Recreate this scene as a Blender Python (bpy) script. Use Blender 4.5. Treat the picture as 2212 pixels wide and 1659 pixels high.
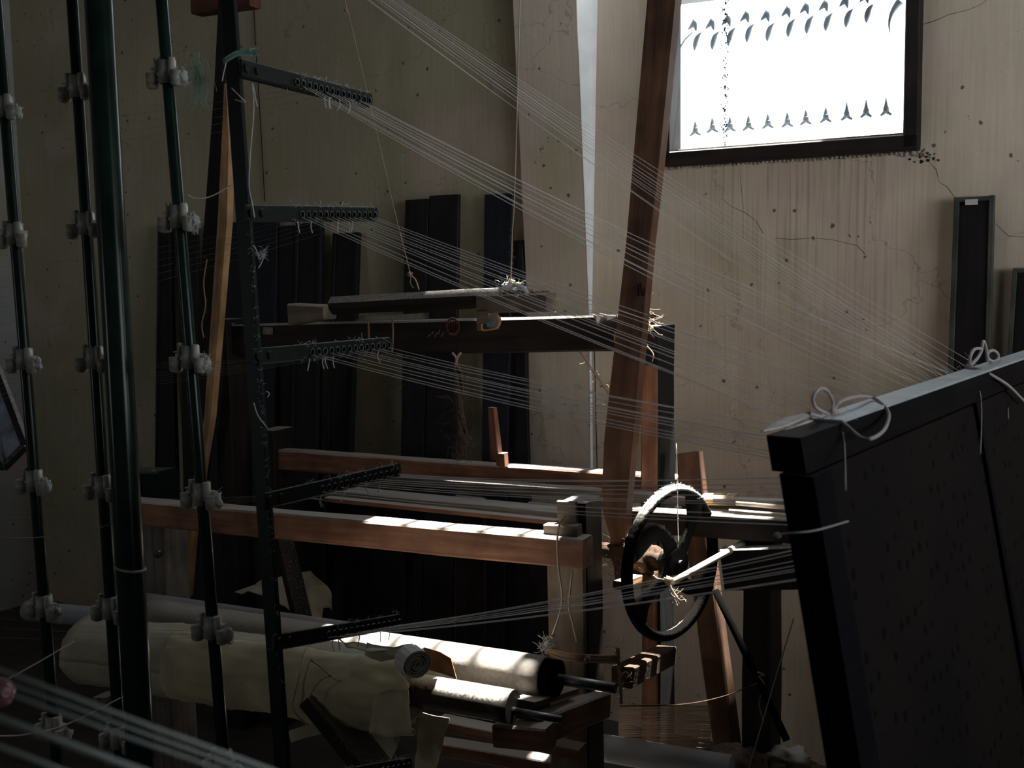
import bpy, math, random
from mathutils import Vector as V3, Matrix, noise
random.seed(7)
SC = bpy.context.scene
for o in list(bpy.data.objects): bpy.data.objects.remove(o)

# ------------------------------------------------------------------ camera
FPX, CX, CY = 2400.0, 1106.0, 829.5
PIT, ROLL = math.atan(240 / 2400), .015
EYE = V3((0, 0, 1.62))
Fw = V3((0, math.cos(PIT), -math.sin(PIT)))
U0 = V3((0, math.sin(PIT), math.cos(PIT)))
R0 = V3((1, 0, 0))
Rt = R0 * math.cos(ROLL) - U0 * math.sin(ROLL)
Up = R0 * math.sin(ROLL) + U0 * math.cos(ROLL)
cam = bpy.data.cameras.new('camera')
camo = bpy.data.objects.new('camera', cam)
SC.collection.objects.link(camo)
camo.matrix_world = Matrix(((Rt.x, Up.x, -Fw.x, EYE.x), (Rt.y, Up.y, -Fw.y, EYE.y), (Rt.z, Up.z, -Fw.z, EYE.z), (0, 0, 0, 1)))
cam.sensor_width = 36
cam.lens = FPX / 2212 * 36
cam.clip_start = .02
cam.dof.use_dof = True
cam.dof.focus_distance = 2.5
cam.dof.aperture_fstop = 13
SC.camera = camo

# ------------------------------------------------------------------ view, sky, sun
SC.view_settings.view_transform = 'Standard'
SC.view_settings.look = 'None'
SC.view_settings.gamma = 1
SC.view_settings.use_curve_mapping = False
SC.view_settings.exposure = 0
W = bpy.data.worlds.new('sky'); SC.world = W; W.use_nodes = True
bg = W.node_tree.nodes['Background']
bg.inputs[0].default_value = (.92, .96, 1, 1)
bg.inputs[1].default_value = 6.5
SUND = V3((-.2, -.25, -1)).normalized()
sun = bpy.data.lights.new('sun', 'SUN'); sun.energy = 50; sun.angle = math.radians(.8); sun.color = (1, .95, .88)
suno = bpy.data.objects.new('sun', sun); SC.collection.objects.link(suno)
suno.rotation_euler = SUND.to_track_quat('-Z', 'Y').to_euler()

# ------------------------------------------------------------------ geometry of the place
LA = math.radians(26.5)
lu = V3((math.cos(LA), -math.sin(LA), 0)); lv = V3((math.sin(LA), math.cos(LA), 0))     # loom width / depth
WA = math.radians(31)
wu = V3((math.cos(WA), -math.sin(WA), 0)); wn = V3((math.sin(WA), math.cos(WA), 0))     # along the window wall / outward
W0 = V3((.742, 3.65, 0))
ca = V3((.49, .872, 0)).normalized(); cb = V3((ca.y, -ca.x, 0))                        # creel arms / across
Z = V3((0, 0, 1))
def ray(x, y): return Fw + Rt * ((x - CX) / FPX) - Up * ((y - CY) / FPX)
def P(x, y, d): return EYE + ray(x, y) * d
def PV(x, y, v):
    r = ray(x, y); return EYE + r * (v / r.dot(lv))
def PZ(x, y, z):
    r = ray(x, y); return EYE + r * ((z - EYE.z) / r.z)
def WP(x, y, off=0):
    r = ray(x, y); return EYE + r * (((W0 - EYE).dot(wn) - off) / r.dot(wn))
def L(u, v, z): return lu * u + lv * v + Z * z
def S(s, off, z): return W0 + wu * s - wn * off + Z * z
def s_of(p): return (p - W0).dot(wu)
def px(n, d): return n * d / FPX

# ------------------------------------------------------------------ materials
def newmat(name):
    m = bpy.data.materials.new(name); m.use_nodes = True
    nt = m.node_tree; return m, nt, nt.nodes['Principled BSDF']
def N(nt, t, **kw):
    n = nt.nodes.new(t)
    for k, v in kw.items():
        if hasattr(n, k): setattr(n, k, v)
        else: n.inputs[k].default_value = v
    return n
def lk(nt, a, b): nt.links.new(a, b)
def ramp(nt, fac, stops):
    r = nt.nodes.new('ShaderNodeValToRGB')
    e = r.color_ramp.elements
    e[0].position, e[0].color = stops[0][0], (*stops[0][1], 1)
    e[1].position, e[1].color = stops[-1][0], (*stops[-1][1], 1)
    for p, c in stops[1:-1]:
        q = e.new(p); q.color = (*c, 1)
    lk(nt, fac, r.inputs[0]); return r
def g3(x): return (x, x, x)
def mix(nt, fac, a, b, mode='MIX'):
    m = nt.nodes.new('ShaderNodeMix'); m.data_type = 'RGBA'; m.blend_type = mode
    for s, v in ((m.inputs[0], fac), (m.inputs[6], a), (m.inputs[7], b)):
        if isinstance(v, (int, float)): s.default_value = v
        elif isinstance(v, tuple): s.default_value = (*v, 1)
        else: lk(nt, v, s)
    return m.outputs[2]
def bump(nt, bs, h, st, dist=.002):
    b = nt.nodes.new('ShaderNodeBump'); b.inputs['Strength'].default_value = st; b.inputs['Distance'].default_value = dist
    lk(nt, h, b.inputs['Height']); lk(nt, b.outputs[0], bs.inputs['Normal'])
def dustfac(nt, co, amount):
    # settled lint: lies on upward surfaces, patchy
    g = N(nt, 'ShaderNodeNewGeometry'); sx = N(nt, 'ShaderNodeSeparateXYZ'); lk(nt, g.outputs['Normal'], sx.inputs[0])
    n = N(nt, 'ShaderNodeTexNoise', Scale=160.0, Detail=4.0); lk(nt, co, n.inputs['Vector'])
    a = N(nt, 'ShaderNodeMath', operation='MULTIPLY_ADD'); lk(nt, n.outputs[0], a.inputs[0]); a.inputs[1].default_value = .5; lk(nt, sx.outputs[2], a.inputs[2])
    r = N(nt, 'ShaderNodeMapRange'); lk(nt, a.outputs[0], r.inputs[0]); r.inputs[1].default_value = .72; r.inputs[2].default_value = 1.12; r.inputs[3].default_value = 0; r.inputs[4].default_value = amount
    return r.outputs[0]
def wood(name, c1, c2, dust=.8, rough=.7, grain=1.0, dcol=(.42, .40, .37)):
    m, nt, bs = newmat(name)
    at = N(nt, 'ShaderNodeAttribute', attribute_name='gr')
    mp = N(nt, 'ShaderNodeMapping'); mp.inputs['Scale'].default_value = (3 * grain, 45 * grain, 45 * grain); lk(nt, at.outputs['Vector'], mp.inputs[0])
    n1 = N(nt, 'ShaderNodeTexNoise', Scale=1.0, Detail=6.0, Distortion=.6); lk(nt, mp.outputs[0], n1.inputs['Vector'])
    n2 = N(nt, 'ShaderNodeTexNoise', Scale=9.0, Detail=3.0); lk(nt, at.outputs['Vector'], n2.inputs['Vector'])
    r1 = ramp(nt, n1.outputs[0], [(.32, c1), (.68, c2)])
    r2 = ramp(nt, n2.outputs[0], [(.35, g3(.55)), (.65, g3(1.1))])
    c = mix(nt, 1.0, r1.outputs[0], r2.outputs[0], 'MULTIPLY')
    tc = N(nt, 'ShaderNodeTexCoord')
    c = mix(nt, dustfac(nt, tc.outputs['Object'], dust), c, dcol)
    lk(nt, c, bs.inputs['Base Color']); bs.inputs['Roughness'].default_value = rough
    bs.inputs['Specular IOR Level'].default_value = .3
    bump(nt, bs, n1.outputs[0], .5, .003)
    return m
def plain(name, c, rough=.6, var=.25, scale=30, metal=0, dust=0, dcol=(.42, .40, .37), bst=.2, spec=.4):
    m, nt, bs = newmat(name)
    tc = N(nt, 'ShaderNodeTexCoord')
    n = N(nt, 'ShaderNodeTexNoise', Scale=float(scale), Detail=5.0); lk(nt, tc.outputs['Object'], n.inputs['Vector'])
    r = ramp(nt, n.outputs[0], [(.3, tuple(x * (1 - var) for x in c)), (.7, tuple(min(1, x * (1 + var)) for x in c))])
    col = r.outputs[0]
    if dust: col = mix(nt, dustfac(nt, tc.outputs['Object'], dust), col, dcol)
    lk(nt, col, bs.inputs['Base Color']); bs.inputs['Roughness'].default_value = rough; bs.inputs['Metallic'].default_value = metal
    bs.inputs['Specular IOR Level'].default_value = spec
    bump(nt, bs, n.outputs[0], bst, .001)
    return m
def fibre(name, c, rough=.5, trans=.25):
    m, nt, bs = newmat(name)
    bs.inputs['Base Color'].default_value = (*c, 1); bs.inputs['Roughness'].default_value = rough
    if trans:
        t = N(nt, 'ShaderNodeBsdfTranslucent'); t.inputs[0].default_value = (*c, 1)
        mx = N(nt, 'ShaderNodeMixShader'); mx.inputs[0].default_value = trans
        lk(nt, bs.outputs[0], mx.inputs[1]); lk(nt, t.outputs[0], mx.inputs[2]); lk(nt, mx.outputs[0], nt.nodes['Material Output'].inputs[0])
    return m
M = {}
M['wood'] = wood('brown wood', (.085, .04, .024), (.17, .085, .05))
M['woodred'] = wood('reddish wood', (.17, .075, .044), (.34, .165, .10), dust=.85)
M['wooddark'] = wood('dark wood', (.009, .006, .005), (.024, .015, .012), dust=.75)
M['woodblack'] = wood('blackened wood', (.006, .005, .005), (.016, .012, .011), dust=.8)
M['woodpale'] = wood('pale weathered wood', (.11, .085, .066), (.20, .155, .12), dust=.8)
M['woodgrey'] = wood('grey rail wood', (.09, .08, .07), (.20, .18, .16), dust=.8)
M['bamboo'] = wood('tan bamboo', (.30, .17, .08), (.46, .28, .14), dust=.4)
M['board'] = wood('dark stained board', (.008, .006, .007), (.014, .010, .012), dust=.4, rough=.6)
M['boardblue'] = wood('blue black board', (.006, .007, .013), (.011, .012, .021), dust=.4, rough=.55)
M['boardframe'] = wood('grey green frame wood', (.05, .055, .045), (.10, .105, .085), dust=.5)
M['green'] = plain('dark green enamel', (.006, .016, .012), .2, .3, 25, dust=.2, spec=.16, dcol=(.2, .22, .21))
M['greendark'] = plain('black green painted steel', (.004, .0065, .007), .45, .4, 40, dust=.5, spec=.15, dcol=(.12, .16, .15))
M['steel'] = plain('dusty dark steel', (.05, .05, .055), .45, .3, 30, .6, dust=.6)
M['irondusty'] = plain('black iron under lint', (.004, .004, .004), .8, .4, 60, dust=1.5, dcol=(.6, .58, .54), bst=.8, spec=.1)
M['boardnear'] = wood('near blackened board', (.0045, .004, .004), (.008, .0065, .006), dust=.1, rough=.9)
M['boardnavy'] = wood('near navy board edge', (.002, .002, .004), (.004, .004, .008), dust=.1, rough=.9)
M['boardnear'].node_tree.nodes['Principled BSDF'].inputs['Specular IOR Level'].default_value = .08
M['boardnavy'].node_tree.nodes['Principled BSDF'].inputs['Specular IOR Level'].default_value = .08
M['iron'] = plain('black iron', (.004, .004, .004), .75, .4, 60, dust=.35, dcol=(.5, .47, .43), bst=.6, spec=.12)
M['porcelain'] = plain('grimy white porcelain', (.30, .29, .26), .4, .25, 60, dust=.3)
M['thread'] = fibre('pale yarn', (.93, .91, .90), .3, .35)
M['thread'].node_tree.nodes['Principled BSDF'].inputs['Specular IOR Level'].default_value = 1
M['threaddim'] = fibre('dim yarn', (.30, .29, .27), .6, .2)  # same yarn, its shade put into a darker colour
M['nearyarn'] = fibre('grey green yarn', (.26, .29, .28), .6, .2)
M['lint'] = fibre('white lint', (.62, .63, .62), .9, .4)
M['greenlint'] = fibre('pale green plastic fibre', (.25, .42, .36), .4, .4)
M['string'] = fibre('natural string', (.48, .38, .27), .8, .2)
M['twine'] = fibre('brown twine', (.30, .20, .13), .85, .15)
M['greystring'] = fibre('grey cotton string', (.42, .38, .38), .8, .2)
M['tow'] = plain('matted brown yarn', (.05, .028, .015), .95, .5, 90, bst=1.0)
M['towdark'] = plain('dark matted tow', (.09, .065, .05), .95, .5, 90, bst=1.0)
M['paper'] = plain('kraft wrapping paper', (.46, .41, .26), .8, .2, 12, dust=.25, bst=.6)
M['papergrey'] = plain('greyish wrapping paper', (.38, .35, .25), .8, .2, 12, dust=.3, bst=.6)
M['card'] = plain('orange brown cardboard', (.42, .19, .08), .8, .15, 20)
M['cloth'] = plain('woven cloth on roller', (.34, .31, .27), .8, .15, 120, dust=.6, bst=.5)
M['pipe'] = plain('grey plastic pipe', (.27, .28, .31), .45, .1, 15, dust=.3)
M['rollerdark'] = plain('dark roller', (.03, .025, .022), .5, .3, 40, dust=.9, dcol=(.5, .47, .42))
M['black'] = plain('black void', (.003, .003, .003), .9, .1, 10, spec=0)
M['label'] = plain('paper label', (.6, .58, .55), .8, .1, 60)
M['labeldim'] = plain('aged paper label', (.22, .21, .18), .8, .2, 60)
M['white'] = plain('pale lit reveal', (.78, .80, .80), .5, .08, 12)  # side light on the pilaster reveal put into a paler colour
M['pink'] = plain('glossy pink plastic', (.16, .06, .08), .25, .2, 14, spec=.7)
M['tape'] = plain('frosted silver sheet', (.30, .33, .42), .2, .6, 16, spec=.8, metal=.3)
M['stickpale'] = plain('pale stick', (.5, .42, .33), .7, .2, 40, dust=.8)
M['shuttlewood'] = plain('honey coloured wood', (.55, .33, .12), .45, .2, 12, dust=.5)
M['greymetal'] = plain('grey iron grille', (.15, .17, .20), .5, .2, 30)
M['redpaint'] = wood('red brown wood', (.06, .02, .012), (.11, .035, .02))
M['sheet'] = plain('dark plastic sheet', (.02, .03, .028), .35, .5, 4, spec=.5)
M['blue'] = plain('teal sticker', (.05, .25, .3), .6, .1, 20)
M['floor'] = plain('dirty concrete', (.055, .048, .042), .9, .4, 6)
M['ceil'] = plain('dark roof sheet', (.06, .055, .05), .8, .3, 3)
M['mortar'] = plain('pale filler', (.4, .38, .34), .95, .3, 60, bst=1)

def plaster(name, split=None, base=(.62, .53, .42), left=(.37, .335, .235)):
    m, nt, bs = newmat(name)
    tc = N(nt, 'ShaderNodeTexCoord'); co = tc.outputs['Object']        # object x runs along the wall, z is height
    n1 = N(nt, 'ShaderNodeTexNoise', Scale=1.3, Detail=6.0); lk(nt, co, n1.inputs['Vector'])
    r1 = ramp(nt, n1.outputs[0], [(.3, g3(.82)), (.7, g3(1.12))])
    sx = N(nt, 'ShaderNodeSeparateXYZ'); lk(nt, co, sx.inputs[0])
    def rng(sock, a, b, c=0., d=1.):
        r = N(nt, 'ShaderNodeMapRange'); lk(nt, sock, r.inputs[0])
        for i, v in zip((1, 2, 3, 4), (a, b, c, d)): r.inputs[i].default_value = v
        return r.outputs[0]
    def mul(a, b):
        q = N(nt, 'ShaderNodeMath', operation='MULTIPLY')
        for i, v in enumerate((a, b)):
            if isinstance(v, float): q.inputs[i].default_value = v
            else: lk(nt, v, q.inputs[i])
        return q.outputs[0]
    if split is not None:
        base_s = mix(nt, rng(sx.outputs[0], split - .004, split + .004), left, base)  # left of the split, shade on the wall put into a darker colour
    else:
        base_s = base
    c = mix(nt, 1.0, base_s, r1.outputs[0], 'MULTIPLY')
    # olive and pink blotches in the old limewash
    n2 = N(nt, 'ShaderNodeTexNoise', Scale=2.1, Detail=3.0); lk(nt, co, n2.inputs['Vector'])
    c = mix(nt, rng(n2.outputs[0], .52, .68, 0, .5), c, (.34, .30, .17))
    n3 = N(nt, 'ShaderNodeTexNoise', Scale=3.1, Detail=3.0); mo = N(nt, 'ShaderNodeMapping'); mo.inputs['Location'].default_value = (3, 7, 1); lk(nt, co, mo.inputs[0]); lk(nt, mo.outputs[0], n3.inputs['Vector'])
    c = mix(nt, rng(n3.outputs[0], .55, .68, 0, .4), c, (.52, .38, .36))
    # run marks below the window
    mp = N(nt, 'ShaderNodeMapping'); mp.inputs['Scale'].default_value = (85, 1, 2.2); lk(nt, co, mp.inputs[0])
    n4 = N(nt, 'ShaderNodeTexNoise', Scale=1.0, Detail=4.0); lk(nt, mp.outputs[0], n4.inputs['Vector'])
    st = rng(n4.outputs[0], .48, .66)
    reg = mul(mul(rng(sx.outputs[0], WS0 - .05, WS0 + .25), rng(sx.outputs[0], WS1 + .1, WS1 - .15)), rng(sx.outputs[2], WZ0 - 1.1, WZ0 - .1, .15, 1.))
    if split is not None: c = mix(nt, mul(mul(st, reg), .42), c, (.16, .12, .08))
    # fine brush and damp streaks over the whole wall
    mq = N(nt, 'ShaderNodeMapping'); mq.inputs['Scale'].default_value = (95, 1, 3.5); lk(nt, co, mq.inputs[0])
    n8 = N(nt, 'ShaderNodeTexNoise', Scale=1.0, Detail=6.0, Roughness=.65); lk(nt, mq.outputs[0], n8.inputs['Vector'])
    c = mix(nt, 1.0, c, ramp(nt, n8.outputs[0], [(.35, g3(.92)), (.62, g3(1.04))]).outputs[0], 'MULTIPLY')
    # clustered small chips
    n9 = N(nt, 'ShaderNodeTexNoise', Scale=48.0, Detail=2.0); lk(nt, co, n9.inputs['Vector'])
    na = N(nt, 'ShaderNodeTexNoise', Scale=3.3, Detail=2.0); lk(nt, co, na.inputs['Vector'])
    nb = N(nt, 'ShaderNodeMath', operation='MULTIPLY_ADD'); lk(nt, na.outputs[0], nb.inputs[0]); nb.inputs[1].default_value = .55; lk(nt, n9.outputs[0], nb.inputs[2])
    c = mix(nt, rng(nb.outputs[0], 1.03, 1.07, 0, .75), c, (.10, .07, .05))
    # dark specks
    vo = N(nt, 'ShaderNodeTexVoronoi', Scale=13.0); lk(nt, co, vo.inputs['Vector'])
    n5 = N(nt, 'ShaderNodeTexNoise', Scale=60.0, Detail=3.0); lk(nt, co, n5.inputs['Vector'])
    ad = N(nt, 'ShaderNodeMath', operation='MULTIPLY_ADD'); lk(nt, n5.outputs[0], ad.inputs[0]); ad.inputs[1].default_value = .25; lk(nt, vo.outputs['Distance'], ad.inputs[2])
    c = mix(nt, rng(ad.outputs[0], .21, .19, 0, .8), c, (.045, .035, .028))
    # hairline cracks
    v2 = N(nt, 'ShaderNodeTexVoronoi', Scale=1.15, feature='DISTANCE_TO_EDGE')
    nd = N(nt, 'ShaderNodeTexNoise', Scale=5.0, Detail=5.0); lk(nt, co, nd.inputs['Vector'])
    va = N(nt, 'ShaderNodeVectorMath', operation='MULTIPLY_ADD'); lk(nt, nd.outputs[1], va.inputs[0]); va.inputs[1].default_value = (.35, .35, .35); lk(nt, co, va.inputs[2]); lk(nt, va.outputs[0], v2.inputs['Vector'])
    c = mix(nt, rng(v2.outputs['Distance'], .003, .001, 0, .3), c, (.06, .045, .035))
    lk(nt, c, bs.inputs['Base Color']); bs.inputs['Roughness'].default_value = .92; bs.inputs['Specular IOR Level'].default_value = .15
    n6 = N(nt, 'ShaderNodeTexNoise', Scale=22.0, Detail=8.0); lk(nt, co, n6.inputs['Vector'])
    bump(nt, bs, n6.outputs[0], .4, .006)
    return m

# ------------------------------------------------------------------ mesh builder
class MB:
    def __init__(s): s.v = []; s.f = []; s.g = []; s.mi = []; s.cur = 0; s.sm = []
    def add(s, vs, fs, gs=None, smooth=False):
        b = len(s.v); s.v += [V3(x) for x in vs]; s.g += [V3(x) for x in (gs or vs)]
        for f in fs: s.f.append([i + b for i in f]); s.mi.append(s.cur); s.sm.append(smooth)
        return s
    def beam(s, p0, p1, w, h, up=Z, w1=None, h1=None, ch=None, n=None, jit=0.0, side=None):
        """rectangular timber from p0 to p1; w across, h along up; chamfered edges"""
        p0, p1 = V3(p0), V3(p1); w1 = w if w1 is None else w1; h1 = h if h1 is None else h1
        ax = (p1 - p0); ln = ax.length; ax.normalize()
        sd = ax.cross(up).normalized() if side is None else V3(side).normalized()
        upv = sd.cross(ax).normalized()
        if upv.dot(up) < 0 and side is not None: upv = -upv
        ch = min(w, h) * .08 if ch is None else ch
        n = n or max(1, int(ln / .12)); vs = []; gs = []; fs = []; sx = random.random() * 9
        for i in range(n + 1):
            t = i / n; W_ = w + (w1 - w) * t; H = h + (h1 - h) * t; c = p0 + (p1 - p0) * t
            a, b = W_ / 2, H / 2; k = min(ch, a * .9, b * .9)
            for (x, y) in ((a, b - k), (a - k, b), (-a + k, b), (-a, b - k), (-a, -b + k), (-a + k, -b), (a - k, -b), (a, -b + k)):
                j = jit * (noise.noise(V3((t * ln * 4 + sx, x * 30, y * 30)))) if jit else 0
                vs.append(c + sd * (x + j) + upv * (y + j)); gs.append(V3((t * ln + sx, x + sx, y)))
        for i in range(n):
            for k in range(8):
                q = (k + 1) % 8; fs.append([i * 8 + k, i * 8 + q, i * 8 + 8 + q, i * 8 + 8 + k])
        fs.append(list(range(8))); fs.append(list(range(n * 8 + 7, n * 8 - 1, -1)))
        return s.add(vs, fs, gs)
    def tube(s, pts, r, n=8, closed=False, cap=True, flat=1.0, smooth=True, up=None):
        pts = [V3(p) for p in pts]; m = len(pts)
        rr = r if isinstance(r, (list, tuple)) else [r] * m
        vs = []; fs = []; gs = []; nrm = None; acc = 0; sx = random.random() * 9
        for i, p in enumerate(pts):
            if closed: t = pts[(i + 1) % m] - pts[i - 1]
            else: t = pts[min(i + 1, m - 1)] - pts[max(i - 1, 0)]
            if t.length < 1e-9: t = V3((0, 0, 1))
            t.normalize()
            if up is not None: nrm = (up - t * up.dot(t)).normalized()
            elif nrm is None:
                a = V3((0, 0, 1)) if abs(t.z) < .9 else V3((1, 0, 0)); nrm = (a - t * a.dot(t)).normalized()
            else:
                nrm = nrm - t * nrm.dot(t)
                nrm.normalize()
            bn = t.cross(nrm)
            if i: acc += (p - pts[i - 1]).length
            for k in range(n):
                an = 2 * math.pi * k / n
                vs.append(p + (nrm * math.cos(an) * flat + bn * math.sin(an)) * rr[i]); gs.append(V3((acc + sx, math.cos(an) * rr[i], math.sin(an) * rr[i])))
        for i in range(m if closed else m - 1):
            j = (i + 1) % m
            for k in range(n):
                q = (k + 1) % n; fs.append([i * n + k, j * n + k, j * n + q, i * n + q])
        b = len(s.v); s.add(vs, fs, gs, smooth)
        if cap and not closed:
            s.f.append([b + k for k in range(n)]); s.mi.append(s.cur); s.sm.append(False)
            s.f.append([b + (m - 1) * n + k for k in range(n - 1, -1, -1)]); s.mi.append(s.cur); s.sm.append(False)
        return s
    def cyl(s, p0, p1, r, n=16, r1=None, segs=1):
        p0, p1 = V3(p0), V3(p1)
        return s.tube([p0.lerp(p1, i / segs) for i in range(segs + 1)], [r + ((r if r1 is None else r1) - r) * i / segs for i in range(segs + 1)], n)
    def ball(s, c, r, n=10, sq=(1, 1, 1), lump=0):
        c = V3(c); vs = []; fs = []
        for i in range(n + 1):
            th = math.pi * i / n
            for k in range(n * 2):
                ph = math.pi * k / n; d = V3((math.sin(th) * math.cos(ph), math.sin(th) * math.sin(ph), math.cos(th)))
                q = 1 + lump * noise.noise((c * 40) + d * 2.5)
                vs.append(c + V3((d.x * sq[0], d.y * sq[1], d.z * sq[2])) * r * q)
        w = n * 2
        for i in range(n):
            for k in range(w): fs.append([i * w + k, i * w + (k + 1) % w, (i + 1) * w + (k + 1) % w, (i + 1) * w + k])
        return s.add(vs, fs, None, True)
    def sheet(s, rows, th=.0012, jit=0.0, smooth=True):
        """thin sheet through a grid of points, refined and given thickness"""
        R_, C_ = len(rows), len(rows[0]); K = 4; g = []
        for i in range((R_ - 1) * K + 1):
            a, fi = min(i // K, R_ - 2), 0; fi = i / K - a; row = []
            for j in range((C_ - 1) * K + 1):
                b = min(j // K, C_ - 2); fj = j / K - b
                p = rows[a][b].lerp(rows[a][b + 1], fj).lerp(rows[a + 1][b].lerp(rows[a + 1][b + 1], fj), fi)
                if jit: p = p + V3((noise.noise(p * 23), noise.noise(p * 23 + V3((5, 5, 5))), noise.noise(p * 23 + V3((9, 1, 3))))) * jit
                row.append(p)
            g.append(row)
        H, Wd = len(g), len(g[0]); vs = []; fs = []
        nn = (g[0][-1] - g[0][0]).cross(g[-1][0] - g[0][0]).normalized() * th
        for sgn in (0, 1):
            for row in g: vs += [p + nn * sgn for p in row]
        o = H * Wd
        for i in range(H - 1):
            for j in range(Wd - 1):
                q = [i * Wd + j, i * Wd + j + 1, (i + 1) * Wd + j + 1, (i + 1) * Wd + j]
                fs.append(q); fs.append([o + x for x in reversed(q)])
        for i in range(H - 1):
            for j in (0, Wd - 1): fs.append([i * Wd + j, (i + 1) * Wd + j, o + (i + 1) * Wd + j, o + i * Wd + j])
        for j in range(Wd - 1):
            for i in (0, H - 1): fs.append([i * Wd + j, i * Wd + j + 1, o + i * Wd + j + 1, o + i * Wd + j])
        return s.add(vs, fs, None, smooth)
    def fuzz(s, c, r, n, th=.0002, sq=(1, 1, 1), wig=.6):
        for _ in range(n):
            p = V3(c) + V3((random.gauss(0, .35) * r * sq[0], random.gauss(0, .35) * r * sq[1], random.gauss(0, .35) * r * sq[2]))
            d = V3((random.uniform(-1, 1), random.uniform(-1, 1), random.uniform(-1, 1))).normalized(); pts = [p]
            for k in range(4):
                d = (d + V3((random.uniform(-1, 1), random.uniform(-1, 1), random.uniform(-1, 1))) * wig).normalized(); p = p + d * r * .28; pts.append(p)
            s.tube(pts, th, 3, cap=False)
        return s
    def build(s, name, mat, parent=None, base=None):
        me = bpy.data.meshes.new(name)
        if parent is not None: o0 = wloc(parent)
        elif base is not None: o0 = V3(base)
        else:
            n = len(s.v); o0 = V3((sum(v.x for v in s.v) / n, sum(v.y for v in s.v) / n, min(v.z for v in s.v)))
        me.from_pydata([v - o0 for v in s.v], [], s.f)
        for i, p in enumerate(me.polygons): p.use_smooth = s.sm[i]; p.material_index = s.mi[i]
        at = me.attributes.new('gr', 'FLOAT_VECTOR', 'POINT'); at.data.foreach_set('vector', [c for g in s.g for c in g])
        for m in (mat if isinstance(mat, (list, tuple)) else [mat]): me.materials.append(m)
        o = bpy.data.objects.new(name, me); SC.collection.objects.link(o)
        if parent is not None: o.parent = parent
        else: o.location = o0
        return o
def wloc(o):
    p = V3(o.location)
    while o.parent: o = o.parent; p += V3(o.location)
    return p
def tag(o, label=None, cat=None, group=None, kind=None):
    if label: o['label'] = label
    if cat: o['category'] = cat
    if group: o['group'] = group
    if kind: o['kind'] = kind
    return o
def thing(name, label, cat, loc, group=None):
    o = bpy.data.objects.new(name, None); SC.collection.objects.link(o); o.location = loc; o.empty_display_size = .05
    return tag(o, label, cat, group)
def smoothpath(pts, k=6):
    pts = [V3(p) for p in pts]; out = []
    q = [pts[0] * 2 - pts[1]] + pts + [pts[-1] * 2 - pts[-2]]
    for i in range(1, len(q) - 2):
        for j in range(k):
            t = j / k
            out.append(.5 * ((2 * q[i]) + (q[i + 1] - q[i - 1]) * t + (2 * q[i - 1] - 5 * q[i] + 4 * q[i + 1] - q[i + 2]) * t * t + (3 * q[i] - q[i - 1] - 3 * q[i + 1] + q[i + 2]) * t ** 3))
    out.append(pts[-1]); return out

# ================================================================== THE ROOM
WS0, WS1 = s_of(WP(1443, 340)), s_of(WP(1988, 318))
WZ0 = (WP(1700, 343).z + WP(1500, 360).z) / 2
WZ1 = 3.22; SL, SR = s_of(WP(72, 900)), 3.2; RH = 3.3; TH = .06
VS0 = -.62                                                             # unseen opening added above the picture to admit sun
VZ0 = 2.6
def wbox(mb, s0, s1, z0, z1, o0=0, o1=-TH):
    c = [S(a, b, z) for z in (z0, z1) for (a, b) in ((s0, o0), (s1, o0), (s1, o1), (s0, o1))]
    mb.add(c, [[0, 1, 2, 3], [7, 6, 5, 4], [0, 4, 5, 1], [1, 5, 6, 2], [2, 6, 7, 3], [3, 7, 4, 0]])
def wallobj(mb, name, mat):
    o = mb.build(name, mat, base=W0); 
    rot = Matrix.Rotation(-WA, 4, 'Z')                                  # object x along the wall
    inv = rot.inverted()
    for v in o.data.vertices: v.co = inv @ v.co
    o.rotation_euler = (0, 0, -WA); return tag(o, kind='structure')
mb = MB()
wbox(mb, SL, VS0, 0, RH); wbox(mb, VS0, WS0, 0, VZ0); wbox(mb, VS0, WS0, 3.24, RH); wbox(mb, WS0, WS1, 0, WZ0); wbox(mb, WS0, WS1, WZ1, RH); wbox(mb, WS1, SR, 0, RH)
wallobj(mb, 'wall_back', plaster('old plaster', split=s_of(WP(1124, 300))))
pl2 = plaster('old plaster side', None, (.40, .41, .40))
FR = 6.2
mb = MB(); wbox(mb, SL - .2, SL, 0, RH, FR, 0); wallobj(mb, 'wall_left', pl2)
O0, O1, Q0, Q1 = -3.3, -2.6, 1.3, 2.2  # unseen rear opening added to brighten the left wall and paper roll
E0, E1, E2, E3 = .7, 2.9, 1.4, 3.0
mb = MB(); wbox(mb, SR, SR + .2, 0, RH, E0, -TH); wbox(mb, SR, SR + .2, 0, RH, FR, E1); wbox(mb, SR, SR + .2, 0, E2, E1, E0); wbox(mb, SR, SR + .2, E3, RH, E1, E0); wallobj(mb, 'wall_right', pl2)
mb = MB(); wbox(mb, SL, O0, 0, RH, FR + .2, FR); wbox(mb, O1, SR, 0, RH, FR + .2, FR); wbox(mb, O0, O1, 0, Q0, FR + .2, FR); wbox(mb, O0, O1, Q1, RH, FR + .2, FR); wallobj(mb, 'wall_front', pl2)
mb = MB(); wbox(mb, SL - .2, SR + .2, -.1, 0, FR + .2, -TH); wallobj(mb, 'floor', M['floor'])
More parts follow.
